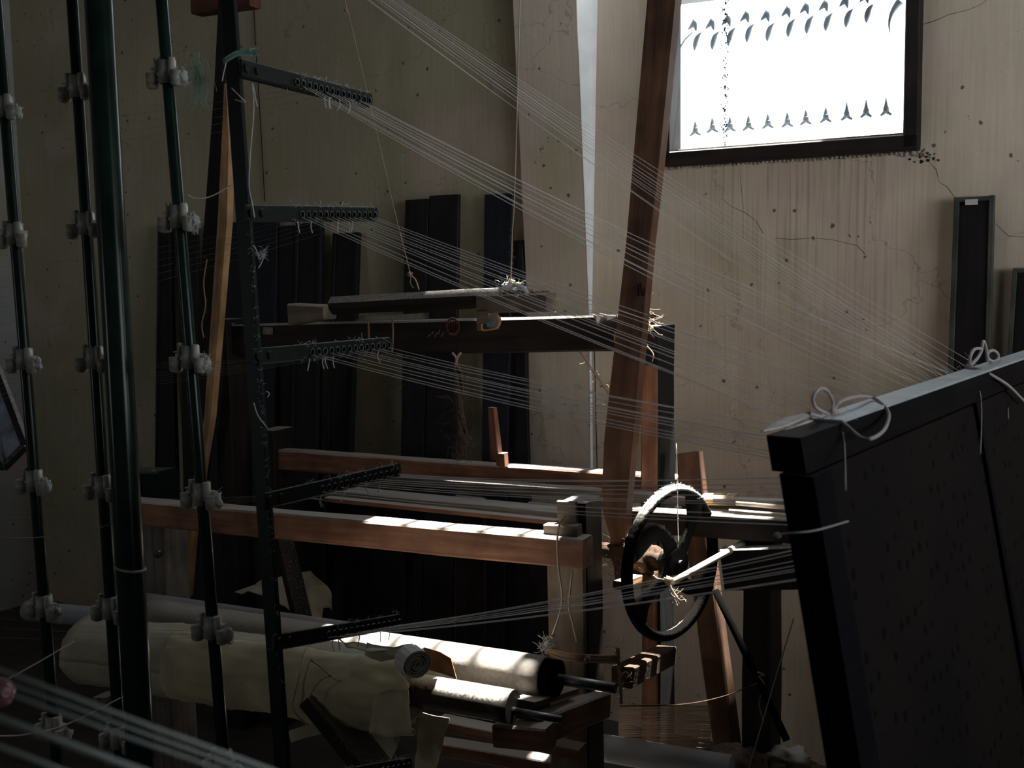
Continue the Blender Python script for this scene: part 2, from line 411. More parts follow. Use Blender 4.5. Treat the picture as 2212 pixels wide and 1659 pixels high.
# roof of sheets laid across the loom's width, gaps added above it to place the sun patches
mb = MB()
def rbox(u0, u1, v0, v1):
    c = [L(a, b, z) for z in (RH, RH + .03) for (a, b) in ((u0, v0), (u1, v0), (u1, v1), (u0, v1))]
    mb.add(c, [[3, 2, 1, 0], [4, 5, 6, 7], [0, 1, 5, 4], [1, 2, 6, 5], [2, 3, 7, 6], [3, 0, 4, 7]])
A0, A1, B0, B1 = -1.37, -.825, -1.50, -.60
for v0, v1, gaps in ((-7, 2.70, ()), (2.70, 2.80, ((-.99, A1),)), (2.80, 3.07, ((A0, A1),)), (3.07, 3.20, ()), (3.20, 3.46, ((-.92, -.50),)), (3.46, 3.50, ((-1.62, -1.30), (-.92, -.50))), (3.50, 3.72, ((-1.62, -.90), (-.85, -.64))), (3.72, 7, ((B0, B1),))):
    u = -7
    for g0, g1 in gaps: rbox(u, g0, v0, v1); u = g1
    rbox(u, 7, v0, v1)
for k in range(5):                                                     # thin bars added across the gap to stripe the sunlight
    u = A0 + .08 + k * .105; c0 = L(u, 2.78, RH + .012); mb.beam(c0, L(u + .05, 3.12, RH + .012), .028, .012)
tag(mb.build('ceiling', M['ceil'], base=(0, 0, RH)), kind='structure')

def portal(name, c, nrm, sx, sy):
    l = bpy.data.lights.new(name, 'AREA'); l.shape = 'RECTANGLE'; l.size = sx; l.size_y = sy; l.cycles.is_portal = True
    o = bpy.data.objects.new(name, l); SC.collection.objects.link(o); o.location = c
    zz = -V3(nrm).normalized(); xx = (Z.cross(zz)).normalized() if abs(zz.z) < .9 else V3(lu); yy = zz.cross(xx)
    o.matrix_world = Matrix(((xx.x, yy.x, zz.x, c[0]), (xx.y, yy.y, zz.y, c[1]), (xx.z, yy.z, zz.z, c[2]), (0, 0, 0, 1)))
portal('window portal', S((WS0 + WS1) / 2, -TH - .08, (WZ0 + WZ1) / 2), -wn, WS1 - WS0 + .1, WZ1 - WZ0 + .1)
portal('added rear opening portal', S((O0 + O1) / 2, FR + .25, (Q0 + Q1) / 2), wn, O1 - O0, Q1 - Q0)
portal('side window portal', S(SR + .25, (E0 + E1) / 2, (E2 + E3) / 2), -wu, E1 - E0, E3 - E2)
portal('added sun opening portal', S((VS0 + WS0) / 2, -TH - .05, 2.95), -wn, WS0 - VS0, .6)
portal('roof gap portal', L((A0 + A1) / 2, 2.9, RH + .06), (0, 0, -1), A1 - A0, .46)

# window: dark wood frame, dirty glass, iron grille outside
win = bpy.data.objects.new('window_1', None); SC.collection.objects.link(win); win.location = S(WS0, 0, WZ0); tag(win, kind='structure')
fw_ = .047
mb = MB()
def sbeam(mb, s0, z0, s1, z1, o, w, h): mb.beam(S(s0, o, z0), S(s1, o, z1), w, h, up=(Z if abs(z1 - z0) < 1e-4 else wu))
sbeam(mb, WS0, WZ0 + fw_ / 2, WS1, WZ0 + fw_ / 2, .0, .10, fw_)
sbeam(mb, WS0, WZ1 - fw_ / 2, WS1, WZ1 - fw_ / 2, .0, .10, fw_)
sbeam(mb, WS0 + .012, WZ0 + .01, WS0 + .012, WZ1, .0, .10, .028)
sbeam(mb, WS1 - .02, WZ0 + .01, WS1 - .02, WZ1, .0, .10, .042)
f = mb.build('window_frame', M['wooddark'], win)
mb = MB(); sbeam(mb, WS0 + .02, WZ0 + fw_ + .006, WS1 - .04, WZ0 + fw_ + .006, -.03, .012, .014); mb.build('glazing_bar', M['woodgrey'], win)
gm, nt, bs = newmat('dirty window glass')
tc = N(nt, 'ShaderNodeTexCoord'); sx = N(nt, 'ShaderNodeSeparateXYZ'); lk(nt, tc.outputs['Object'], sx.inputs[0])
gx = s_of(WP(1558, 150)) - WS0
no = N(nt, 'ShaderNodeTexNoise', Scale=150.0, Detail=4.0); lk(nt, tc.outputs['Object'], no.inputs['Vector'])
d0 = N(nt, 'ShaderNodeMath', operation='SUBTRACT'); lk(nt, sx.outputs[0], d0.inputs[0]); d0.inputs[1].default_value = gx
d1 = N(nt, 'ShaderNodeMath', operation='ABSOLUTE'); lk(nt, d0.outputs[0], d1.inputs[0])
d2 = N(nt, 'ShaderNodeMapRange'); lk(nt, d1.outputs[0], d2.inputs[0]); d2.inputs[1].default_value = 0; d2.inputs[2].default_value = .03; d2.inputs[3].default_value = .2; d2.inputs[4].default_value = 0
d3 = N(nt, 'ShaderNodeMath', operation='ADD'); lk(nt, no.outputs[0], d3.inputs[0]); lk(nt, d2.outputs[0], d3.inputs[1])
d4 = N(nt, 'ShaderNodeMath', operation='GREATER_THAN'); lk(nt, d3.outputs[0], d4.inputs[0]); d4.inputs[1].default_value = .745
tr = N(nt, 'ShaderNodeBsdfTransparent'); tr.inputs[0].default_value = (.93, .96, .97, 1)
gl = N(nt, 'ShaderNodeBsdfGlossy'); gl.inputs['Roughness'].default_value = .05
m1 = N(nt, 'ShaderNodeMixShader'); m1.inputs[0].default_value = .06; lk(nt, tr.outputs[0], m1.inputs[1]); lk(nt, gl.outputs[0], m1.inputs[2])
df = N(nt, 'ShaderNodeBsdfDiffuse'); df.inputs[0].default_value = (.08, .08, .09, 1)
m2 = N(nt, 'ShaderNodeMixShader'); lk(nt, d4.outputs[0], m2.inputs[0]); lk(nt, m1.outputs[0], m2.inputs[1]); lk(nt, df.outputs[0], m2.inputs[2])
lk(nt, m2.outputs[0], nt.nodes['Material Output'].inputs[0])
mb = MB(); wbox(mb, WS0 + .02, WS1 - .04, WZ0 + fw_, WZ1 - fw_, -.035, -.038)
g = mb.build('glass_pane', gm, win)
rot = Matrix.Rotation(-WA, 4, 'Z').inverted()
for v in g.data.vertices: v.co = rot @ v.co
g.rotation_euler = (0, 0, -WA)
# crumbled filler round the opening
mb = MB()
for k in range(60):
    s = WS0 + (WS1 - WS0) * k / 59; mb.ball(S(s, .004, WZ0 - .004 + random.uniform(-.002, .002)), random.uniform(.003, .006), 4, lump=.5)
for k in range(26):
    s = WS0 + .05 + (WS1 - WS0) * .33 * random.random(); mb.ball(S(s, -.06, WZ0 + fw_ + .008), random.uniform(.004, .013), 5, (1.4, 1, .7), lump=.8)
for k in range(30): mb.ball(S(WS1 + random.uniform(-.06, .03), .002, WZ0 - .006 + random.uniform(-.01, .006)), random.uniform(.002, .008), 4, lump=.6)
tag(mb.build('trim_1', M['mortar']), kind='structure')
# grille
gr = thing('window_grille', 'ornamental iron grille with pointed scrolls outside the bright window', 'grille', S(WS0, -.14, WZ0))
GO = -.11
def GP(x, y):
    return WP(x, y, GO)
def cusp(x, y, w, h, kind):
    mb = MB()
    def q(dx, dy, r): return GP(x + dx, y + dy), r
    if kind == 'low':
        pts = [q(0, -h, .0008), q(0, -h * .6, .005), q(0, -h * .3, .009), q(0, -h * .1, .011)]
        mb.tube([p for p, _ in pts], [r for _, r in pts], 6)
        for sg in (-1, 1):
            pp = smoothpath([GP(x, y - h * .35), GP(x + sg * w * .28, y - h * .1), GP(x + sg * w, y + h * .08 + sg * -1)], 4)
            mb.tube(pp, [.0095 - .006 * i / (len(pp) - 1) for i in range(len(pp))], 6)
    else:
        for dx, s_ in ((0, -1), (w * .5, 1)):
            pp = smoothpath([GP(x, y - h), GP(x + s_ * 1.5, y - h * .45), GP(x + (5 if s_ > 0 else -w * .9), y + (h * .25 if s_ > 0 else h * .12))], 4)
            mb.tube(pp, [.0012 + .0075 * math.sin(math.pi * i / (len(pp) - 1)) for i in range(len(pp))], 6)
        pp = smoothpath([GP(x + w * 1.1, y + h * .3), GP(x + w * .5, y + h * .75), GP(x + w * .15, y + h * 1.5), GP(x + w * .1, y + h * 2)], 4)
        mb.tube(pp, [.0012 + .0085 * math.sin(math.pi * i / (len(pp) - 1)) for i in range(len(pp))], 6)
    mb.build('iron_scroll', M['greymetal'], gr)
for i, (x, y) in enumerate([(1502, 290), (1539, 283), (1577, 281), (1617, 278), (1659, 274), (1701, 271), (1741, 266), (1784, 261), (1829, 256), (1871, 250), (1914, 246)]):
    cusp(x, y, 12, 36, 'low')
for i, (x, y) in enumerate([(1499, 62), (1537, 60), (1572, 52), (1612, 44), (1656, 42), (1701, 33), (1741, 26), (1782, 20), (1826, 12), (1870, 2)]):
    cusp(x, y, 15, 24, 'high')
mb = MB()
pp = smoothpath([GP(1463, 150), GP(1463, 118), GP(1478, 88), GP(1496, 70)], 5); mb.tube(pp, [.006 - .004 * i / (len(pp) - 1) for i in range(len(pp))], 6)
pp = smoothpath([GP(1461, 14), GP(1463, 35), GP(1468, 58)], 5); mb.tube(pp, .004, 6)
pp = smoothpath([GP(1945, 2), GP(1935, 14), GP(1926, 30), GP(1921, 48), GP(1921, 74)], 5); mb.tube(pp, [.013 - .012 * i / (len(pp) - 1) for i in range(len(pp))], 6)
mb.build('iron_scroll', M['greymetal'], gr)
mb = MB()
for x0, y0, x1, y1 in ((1462, 310, 1960, 268),): 
    a, b = GP(x0, y0), GP(x1, y1); mb.tube([S(WS0 - .02, GO, a.z - .03), S(WS1 + .02, GO, a.z - .03)], .005, 6)
mb.build('grille_rail', M['greymetal'], gr)

mb = MB()
for pts in ([(1993, 332), (2008, 352), (2022, 368), (2030, 392), (2046, 405), (2062, 428)], [(1560, 428), (1580, 447), (1612, 462), (1634, 478), (1650, 505)], [(1675, 516), (1710, 519), (1760, 514), (1800, 518), (1850, 532), (1868, 550)], [(1992, 52), (2020, 45), (2050, 33), (2090, 24), (2115, 12), (2135, 0)], [(2150, 482), (2180, 508), (2212, 512)], [(1600, 365), (1601, 400), (1607, 450), (1608, 520)]):
    q = [(x + random.uniform(-2, 2), y + random.uniform(-2, 2)) for x, y in pts]
    mb.tube([WP(x, y, .0) for x, y in q], [random.uniform(.0004, .0010) for _ in q], 4)
for k in range(26):
    x, y = random.gauss(1990, 25), 330 + abs(random.gauss(0, 14)); mb.ball(WP(min(x, 2030), y, 0), random.uniform(.001, .005), 4, lump=.8)
tag(mb.build('trim_2', M['wooddark']), kind='structure')
# plaster pilaster with its pale reveal, wire, cable
def pil(z): return .012 + .085 * max(0, min(1, (z - 1.45) / 1.25))
sa, sb = s_of(WP(1124, 300, .05)), s_of(WP(1272, 300, 0))
zz = [0, .6, 1.2, 1.45, 1.7, 2.0, 2.3, 2.7, RH]
mb = MB(); vs = []
for z in zz:
    t = pil(z); vs += [S(sa, 0, z), S(sa, t, z), S(sb, t, z), S(sb, 0, z)]
fs = []
for k in range(len(zz) - 1):
    for q in range(3): fs.append([k * 4 + q, k * 4 + q + 1, k * 4 + 5 + q, k * 4 + 4 + q])
mb.add(vs, fs); o = wallobj(mb, 'trim_3', plaster('pilaster plaster', None, (.50, .44, .36)))
mb = MB(); vs = []; fs = []; K = 9
for z in zz:
    t = pil(z)
    for k in range(K):
        a = k / (K - 1); vs.append(S(sb + .002 + t * .42 * a ** 2.6, t * (1 - a) ** 1.3 + .001, z))
for k in range(len(zz) - 1):
    for q in range(K - 1): fs.append([k * K + q, k * K + q + 1, k * K + K + q + 1, k * K + K + q])
mb.add(vs, fs, None, True); wallobj(mb, 'trim_4', M['white'])
mb = MB(); mb.tube([WP(1283, 700, .005), WP(1286, 860, .005), WP(1291, 1060, .005)], .0016, 5)
tag(mb.build('wall_wire', M['black']), 'thin dark wire running down the wall below the pale pilaster edge', 'wire')
mb = MB(); mb.tube(smoothpath([WP(546, -60, .006), WP(550, 60, .006), WP(560, 220, .006), WP(572, 435, .006)]), .0018, 5)
tag(mb.build('wall_cable', M['black']), 'thin dark cable hanging on the wall behind the green creel', 'cable')

# ---------------------------------------------------------------- boards and panels leaning on the walls
def lean(name, label, cat, xl, xr, yl, yr, xl2, xr2, y2, mat, th=.018, lean_=.22, frame=None, top_off=.03, rails=True, group=None):
    a, b = WP(xl, yl, top_off), WP(xr, yr, top_off)
    c, d = WP(xl2, y2, lean_ * .6), WP(xr2, y2, lean_ * .6)
    def down(p, q): t = (p.z - .004) / (p.z - q.z); return p + (q - p) * t
    c, d = down(a, c), down(b, d)
    t0, t1 = (a + b) / 2, (c + d) / 2; w0, w1 = (b - a).length, (d - c).length
    if frame is None:
        mb = MB(); mb.beam(t0, t1, w0, th, side=wu, up=-wn, w1=w1, n=6, ch=.002)
        o = mb.build(name, mat); tag(o, label, cat, group); return o
    root = thing(name, label, cat, t1, group)
    mb = MB(); mb.beam(t0, t1, w0 * .96, th * .4, side=wu, up=-wn, w1=w1 * .96, n=6, ch=.001); mb.build('panel', mat, root)
    e0, e1 = (b - a) / 2 * .9, (d - c) / 2 * .9
    for sg in (-1, 1):
        mb = MB(); mb.beam(t0 + e0 * sg, t1 + e1 * sg, w0 * .14, th * 1.4, side=wu, up=-wn, n=6, ch=.002); mb.build('stile', frame, root)
    mb = MB(); mb.beam(a + (c - a) * .004, b + (d - b) * .004, th * 1.4, .014, up=Z); mb.build('top_rail', frame, root)
    return root
lean('plank', 'dark plank leaning at the back wall, left one of the touching tall pair', 'plank', 878, 928, 434, 429, 868, 918, 990, M['board'])
lean('plank', 'dark plank leaning at the back wall, right one of the touching tall pair', 'plank', 930, 993, 425, 419, 921, 984, 990, M['board'])
lean('plank', 'blue-black board leaning behind the right hanging cord', 'plank', 1049, 1110, 424, 415, 1043, 1098, 990, M['boardblue'])
lean('plank', 'narrow black slat beside the board behind the right hanging cord', 'plank', 1108, 1131, 520, 520, 1098, 1144, 990, M['board'], lean_=.16, top_off=.015)
lean('framed_board', 'dark panel with thin frame leaning near the middle of the back wall', 'panel', 723, 776, 504, 502, 706, 760, 990, M['board'], frame=M['woodblack'])
lean('framed_board', 'dark brown framed panel leaning just right of the flat green upright', 'panel', 642, 697, 482, 480, 630, 690, 990, M['board'], frame=M['boardblue'])
lean('plank', 'black narrow plank leaning left of the dark brown framed panel', 'plank', 606, 640, 488, 488, 592, 626, 990, M['board'])
lean('plank', 'wide black plank leaning behind the flat green upright', 'plank', 545, 602, 480, 476, 530, 590, 990, M['boardblue'], lean_=.3)
lean('plank', 'dark bluish plank leaning behind the tan bamboo lath', 'plank', 470, 538, 482, 480, 440, 520, 1000, M['boardblue'], lean_=.35)
lean('plank', 'dark plank leaning between the tan lath and the narrowest wall gap', 'plank', 386, 428, 486, 488, 398, 436, 1000, M['board'], lean_=.3)
lean('framed_board', 'narrow dark panel with a bluish edge, farthest left of the leaning boards', 'panel', 345, 369, 487, 487, 338, 384, 1000, M['board'], frame=M['boardblue'], lean_=.25)
pr = lean('framed_board', 'tall dark red panel in a grey frame with a white label right of window', 'panel', 2064, 2148, 427, 422, 2050, 2138, 800, M['board'], frame=M['boardframe'], lean_=.06, th=.016)
mb = MB(); q0, q1, q2, q3 = [WP(x, y, .048) for x, y in ((2085, 431), (2112, 430), (2112, 442), (2085, 443))]
mb.add([q0, q1, q2, q3, q0 + wn * .002, q1 + wn * .002, q2 + wn * .002, q3 + wn * .002], [[3, 2, 1, 0], [4, 5, 6, 7], [0, 1, 5, 4], [1, 2, 6, 5], [2, 3, 7, 6], [3, 0, 4, 7]]); mb.build('paper_label', M['label'], pr)
lean('framed_board', 'dark panel in a grey frame at the extreme right edge of the photo', 'panel', 2190, 2262, 580, 577, 2176, 2250, 800, M['board'], frame=M['boardframe'], lean_=.06, th=.016)
# lumber low behind the loom
for i, (x, w, c, lab) in enumerate([(900, 40, 'redpaint', 'short red-brown board low behind the loom, leftmost'), (1030, 22, 'wooddark', 'narrow black-brown board low behind the loom'), (1085, 30, 'redpaint', 'short red-brown board low behind the middle of the loom'), (1140, 26, 'redpaint', 'short red-brown board low behind the loom, beside its pale front post')]):
    lean('plank', lab, 'plank', x, x + w, 1235, 1235, x + 2, x + w + 2, 1400, M[c], lean_=.2, top_off=.12)

for x0_, x1_, y_, c, lab in [(752, 872, 1085, 'woodblack', 'wide blackened board low behind the middle left of the loom'), (985, 1048, 1075, 'wooddark', 'dark board low behind the loom under the tow bundle'), (1142, 1215, 1090, 'woodblack', 'blackened board low behind the loom just left of its front post'), (600, 700, 1075, 'woodblack', 'wide black board low behind the loom beside the flat green upright')]:
    lean('plank', lab, 'plank', x0_, x1_, y_, y_ - 3, x0_ + 2, x1_ + 2, 1400, M[c], lean_=.34, top_off=.24)

# ================================================================== THE LOOM
NV, FV = 2.245, 3.097                                                  # near and far frame planes
loom = thing('handloom', 'large dusty wooden handloom frame filling the middle of the workshop', 'loom', L(-1.4, 2.6, 0))
def part(mb, name, mat, parent=None, label=None):
    o = mb.build(name, mat, parent or loom)
    if label: o['label'] = label
    return o
def vbeam(x0, y0, x1, y1, v, hpx, dep, mat, name, label=None, up=Z, jit=.0, h1=None, ext=(0, 0)):
    """timber lying in a loom plane: pixel line is its top front edge"""
    a, b = PV(x0, y0, v), PV(x1, y1, v)
    d = (b - a).normalized(); a = a - d * ext[0]; b = b + d * ext[1]
    h = px(hpx, (b - EYE).dot(Fw))
    mb = MB(); off = lv * (dep / 2) - Z * (h / 2)
    mb.beam(a + off, b + off, dep, h, jit=jit)
    return part(mb, name, M[mat], label=label), a, b
# breast beam (near)
vbeam(224, 1077, 1258, 1167, NV, 66, .062, 'woodred', 'breast_beam', 'reddish beam with a dusty top', jit=.003)
# far beam, bark left on it
vbeam(592, 972, 1462, 1032, FV, 52, .06, 'woodred', 'back_beam', jit=.005)
# upper beam
_, ua, ub = vbeam(455, 703, 1400, 679, 3.02, 80, .075, 'wooddark', 'upper_beam', 'dark wide upper beam', jit=.003)
# inner rails
vbeam(640, 1052, 1212, 1108, 2.60, 17, .075, 'woodgrey', 'inner_rail', 'pale grey dusty rail', jit=.002)
vbeam(760, 1022, 1700, 1090, 2.87, 22, .05, 'woodgrey', 'inner_rail', 'pale grey dusty rail', jit=.002)
vbeam(700, 1075, 1200, 1125, 2.48, 10, .03, 'wood', 'inner_rail')
vbeam(1350, 1100, 1760, 1125, 2.75, 55, .05, 'wooddark', 'inner_rail', jit=.002)
vbeam(1540, 1076, 1760, 1085, 2.80, 14, .03, 'woodgrey', 'inner_rail')
# near right post
def post(x0, x1, ytop, v, dep, mat, name, label=None, lean_px=0, ztop=None):
    a, b = PV(x0, ytop, v), PV(x1, ytop, v); w = (b - a).length; c = (a + b) / 2 + lv * dep / 2
    mb = MB(); mb.beam(V3((c.x, c.y, 0)), V3((c.x, c.y, c.z if ztop is None else ztop)), w, dep, side=lu, up=lv, n=10, jit=.003, ch=.004)
    return part(mb, name, M[mat], label=label), c, w
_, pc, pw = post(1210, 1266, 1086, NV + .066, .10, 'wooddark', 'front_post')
post(1182, 1262, 1160, NV + .050, .014, 'woodpale', 'post_face', 'pale lit face of the front post')  # lit front of the post put into a paler facing
mb = MB(); mb.beam(PV(1206, 1106, NV + .056), PV(1246, 1108, NV + .056), .012, px(52, 2.5), ch=.002); part(mb, 'post_head', M['woodpale'])
mb = MB(); mb.beam(PV(1180, 1143, NV + .04), PV(1252, 1146, NV + .04), .03, px(26, 2.5)); part(mb, 'post_cleat', M['woodpale'])
# tall rear right post
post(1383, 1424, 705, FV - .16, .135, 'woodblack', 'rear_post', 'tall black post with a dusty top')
post(1383, 1418, 790, FV - .172, .010, 'woodred', 'post_face', 'front face of the tall post, bounced glow in its reddish colour')  # bounced glow on the lower front put into a reddish facing
# left posts
post(305, 352, 1130, NV + .05, .10, 'woodgrey', 'front_post'); post(560, 590, 930, FV - .02, .11, 'wooddark', 'rear_post')
post(455, 490, 690, FV - .1, .1, 'wooddark', 'rear_post')
mb = MB(); mb.ball(PV(341, 1196, NV + .03), .012, 8); part(mb, 'post_knob', M['steel'])
# slanting leg and its foot on the right
a, b = P(1488, 978, 3.12), P(1582, 1690, 3.0)
mb = MB(); mb.beam(a, b, px(48, 3.1), .07, side=(b - a).cross(lv), up=lv, n=8, jit=.003); part(mb, 'slanting_leg', M['wood'])
post(1605, 1668, 1160, 2.78, .12, 'wooddark', 'side_post'); vbeam(1560, 1188, 1800, 1180, 2.72, 95, .04, 'woodblack', 'side_beam')
mb = MB(); mb.beam(P(1345, 1462, 2.72), P(1440, 1414, 3.1), .055, .05, jit=.004); part(mb, 'cross_piece', M['tow'])
mb = MB(); mb.beam(P(1334, 1265, 2.66), P(1425, 1232, 2.95), .026, .02, jit=.002); part(mb, 'cross_piece', M['bamboo'])
# bracket arms carrying the rollers
mb = MB(); mb.beam(PV(1128, 1519, 1.99), PV(1226, 1488, 2.22), .055, .012, jit=.002); mb.beam(PV(1150, 1580, 2.0), PV(1300, 1520, 2.36), .045, .06, jit=.004); part(mb, 'roller_bracket', M['wood'])
mb = MB(); mb.beam(PV(1076, 1582, 1.99), PV(1190, 1592, 1.99), .05, .05, jit=.003); part(mb, 'roller_bracket', M['wood'])
# lower rails
vbeam(940, 1556, 1250, 1620, 2.25, 26, .05, 'wood', 'lower_rail', jit=.003); vbeam(900, 1600, 1240, 1655, 2.3, 30, .05, 'wood', 'lower_rail', jit=.003)
# peg
a, b = PV(1072, 992, FV - .01), PV(1063, 880, FV - .01)
mb = MB(); mb.beam(a, b, .034, .034, side=lu, up=lv, w1=.024, h1=.024, n=3, jit=.002); mb.beam(a + lu * .022 - Z * .02, a + lu * .02 + Z * .022, .03, .03, side=lu, up=lv); part(mb, 'peg', M['woodred'])
mb = MB(); mb.add([PV(1007, 992, FV), PV(1042, 996, FV), PV(1028, 990, FV + .02), PV(1010, 986, FV + .02)], [[0, 1, 2, 3], [3, 2, 1, 0]]); 
# rollers
def roller(x0, y0, x1, y1, v, r, mat, name, label=None, axle=None, par=None):
    a, b = PV(x0, y0, v), PV(x1, y1, v); mb = MB(); mb.cyl(a, b, r, 40, segs=12); o = part(mb, name, M[mat], label=label)
    if axle:
        c, d = PV(axle[0], axle[1], v), PV(axle[2], axle[3], v); m2_ = MB(); m2_.cyl(c, d, axle[4], 12); m2_.build('axle', M['steel'], o)
    return o
roller(330, 1330, 1178, 1462, 2.10, px(45, 2.35), 'cloth', 'cloth_roller', 'pale cloth wound roller lit by the sun', (1180, 1462, 1330, 1487, .011))
roller(740, 1462, 1108, 1527, 1.97, px(38, 2.2), 'rollerdark', 'cloth_roller', 'short dark roller with lint on top', (1106, 1535, 1214, 1555, .008))
roller(60, 1318, 330, 1345, 2.28, px(24, 2.9), 'pipe', 'cloth_roller'); 
roller(318, 1302, 790, 1372, 2.25, px(24, 2.7), 'pipe', 'cloth_roller', 'smooth grey tube')
roller(1300, 1615, 1580, 1662, 2.62, px(30, 2.8), 'pipe', 'warp_roller', 'low pale roller')
mb = MB(); mb.cyl(PV(1176, 1461, 2.10), PV(1206, 1466, 2.10), px(40, 2.35), 30); part(mb, 'roller_collar', M['black'])
# hand wheel
wx = V3((.69, .724, 0)).normalized(); ww = V3((wx.y, -wx.x, 0)); WC = P(1451, 1217, 2.78); WR = px(158, 2.78)
def wp(x, z, o=0): return WC + wx * (x * WR) + Z * (z * WR) + ww * o
mb = MB(); nseg = 72
mb.tube([wp(math.cos(2 * math.pi * i / nseg), math.sin(2 * math.pi * i / nseg)) for i in range(nseg)], .0125, 12, closed=True, up=ww, flat=1.25)
wh = part(mb, 'hand_wheel', M['irondusty'], label='black iron wheel with curved spokes, dusty rim')
for pts in ([(.05, .02), (-.06, .25), (-.2, .42), (-.5, .5), (-.92, .36)], [(.05, .02), (.25, .18), (.42, .4), (.52, .62), (.55, .84)], [(.05, -.02), (.16, -.25), (.4, -.42), (.66, -.46), (.9, -.42)], [(.03, -.02), (-.18, -.2), (-.45, -.3), (-.66, -.42), (-.8, -.6)]):
    pp = smoothpath([wp(a, b) for a, b in pts], 6); n = len(pp) - 1
    m_ = MB(); m_.tube(pp, [(.037 - .017 * math.sin(math.pi * min(1, i / n * 1.1))) for i in range(n + 1)], 10, up=ww, flat=.42); m_.build('spoke', M['iron'], wh)
m_ = MB(); m_.cyl(wp(.04, 0, -.02), wp(.04, 0, .018), .040, 24); m_.cyl(wp(.04, 0, -.035), wp(.04, 0, .026), .010, 14); m_.build('hub', M['iron'], wh)
m_ = MB(); m_.cyl(wp(0, 0, -.30), wp(0, 0, -.02), px(17, 2.8), 20, segs=6); m_.build('shaft', M['tow'], wh)
m_ = MB(); m_.ball(wp(0, .06, -.13), .045, 14, (1.1, 1.1, .9), lump=.45); m_.ball(wp(0, -.02, -.085), .042, 14, (1.1, 1.1, 1), lump=.45); m_.fuzz(wp(0, .03, -.13), .06, 220, .0005); m_.build('yarn_waste', M['tow'], wh)
spk = [(-.2, .44), (-.35, .5), (-.1, .34), (0, .15), (.1, .1), (.2, .2), (.3, .32), (-.3, -.2), (-.42, -.26), (-.55, -.33), (-.68, -.44)]
m_ = MB()
for k in range(900):  # lint strands, also standing in for the sunlit spoke edges
    i = random.randrange(len(spk) - 1); i = i if i != 6 else 5
    f_ = random.random(); a_, b_ = spk[i], spk[i + 1]
    c = wp(a_[0] + (b_[0] - a_[0]) * f_, a_[1] + (b_[1] - a_[1]) * f_ + .09 + random.gauss(0, .02), .006)
    d = V3((random.gauss(0, 1), random.gauss(0, 1), random.gauss(0, 1))).normalized() * .004
    m_.tube([c, c + d], .0004, 3, cap=False)
for k in range(3200):                                                   # lint caught on the rim and spokes
    t = random.gauss(math.pi * .6, .75) if k % 5 else random.uniform(0, 6.28)
    c = wp(math.cos(t), math.sin(t)) + V3((random.gauss(0, .003), random.gauss(0, .003), .0125 + random.gauss(0, .002)))
    if math.sin(t) < -.5: c = wp(math.cos(t) * .94, math.sin(t) * .94) + ww * random.uniform(-.01, .01)
    d = V3((random.gauss(0, 1), random.gauss(0, 1), random.gauss(0, 1))).normalized() * .004
    m_.tube([c, c + d], .0004, 3, cap=False)
tag(m_.build('lint', M['lint'], wh), kind='stuff')

# batten hung above the upper beam
bat = thing('hanging_batten', 'dark wooden batten hanging on two cords just above the loom upper beam', 'batten', PV(900, 660, 2.93))
a, b = PV(722, 660, 2.93), PV(1108, 641, 2.93)
mb = MB(); mb.beam(a, b, .07, px(40, 3.4), jit=.004, ch=.02); mb.build('bar', M['wooddark'], bat)
mb = MB(); mb.beam(PV(636, 679, 2.90), PV(712, 674, 2.90), .07, px(46, 3.7), h1=px(30, 3.6)); mb.build('end_block', M['woodpale'], bat)
mb = MB(); mb.beam(PV(1041, 656, 2.90), PV(1191, 653, 2.90), .07, px(38, 3.35)); mb.beam(PV(1041, 689, 2.90), PV(1066, 688, 2.90), .07, px(48, 3.35)); mb.build('end_block', M['woodpale'], bat)
mb = MB(); mb.beam(PV(1088, 632, 2.91), PV(1142, 630, 2.91), .06, px(8, 3.35)); mb.beam(PV(1140, 634, 2.93), PV(1180, 631, 2.93), .04, px(7, 3.35)); mb.build('packing_slip', M['wood'], bat)
mb = MB(); mb.sheet([[PV(780, 681, 2.95), PV(870, 679, 2.95), PV(925, 675, 2.95)], [PV(770, 693, 2.95), PV(870, 690, 2.95), PV(925, 688, 2.95)]], .002); mb.build('paper_slip', M['labeldim'], bat)
mb = MB(); mb.tube(smoothpath([PV(1042, 700, 2.86), PV(1044, 713, 2.86), PV(1072, 708, 2.86), PV(1080, 694, 2.86), PV(1076, 682, 2.86)]), .003, 6, up=lv, flat=3)
mb.build('packing_strap', M['card'], bat)
mb = MB(); mb.beam(PV(1052, 702, 2.855), PV(1066, 701, 2.855), .003, px(9, 3.3)); mb.build('sticker', M['blue'], bat)
def cord(name, label, pts, r, mat='string', cat='cord', k=6, knots=(), group=None, fz=0, n=6):
    mb = MB(); pp = smoothpath(pts, k); mb.tube(pp, r, n)
    for c, kr in knots:
        mb.ball(c, kr, 5, (1, 1, 1.2), lump=.4)
        for q in range(3):
            an = q * 2.1; mb.tube(smoothpath([c, c + V3((math.cos(an), math.sin(an), .4)) * kr * 1.3, c + V3((math.cos(an + 1), math.sin(an + 1), -.3)) * kr * 1.6], 4), r * .9, 5)
    if fz:
        for _ in range(fz): mb.fuzz(random.choice(pp), r * 5, 2, r * .12)
    return tag(mb.build(name, M[mat]), label, cat, group)
def ctop(x, y, v): p = PV(x, y, v); return p
cord('ceiling_cord', 'thin slanting cord from above holding the left of the hanging batten', [P(700, -160, 3.35), PV(746, 5, 2.93), PV(800, 230, 2.93), PV(846, 430, 2.93), PV(884, 583, 2.93), PV(886, 610, 2.93), PV(893, 622, 2.93)], .0016, 'twine', knots=[(PV(747, 22, 2.93), .004), (PV(885, 592, 2.93), .007)])
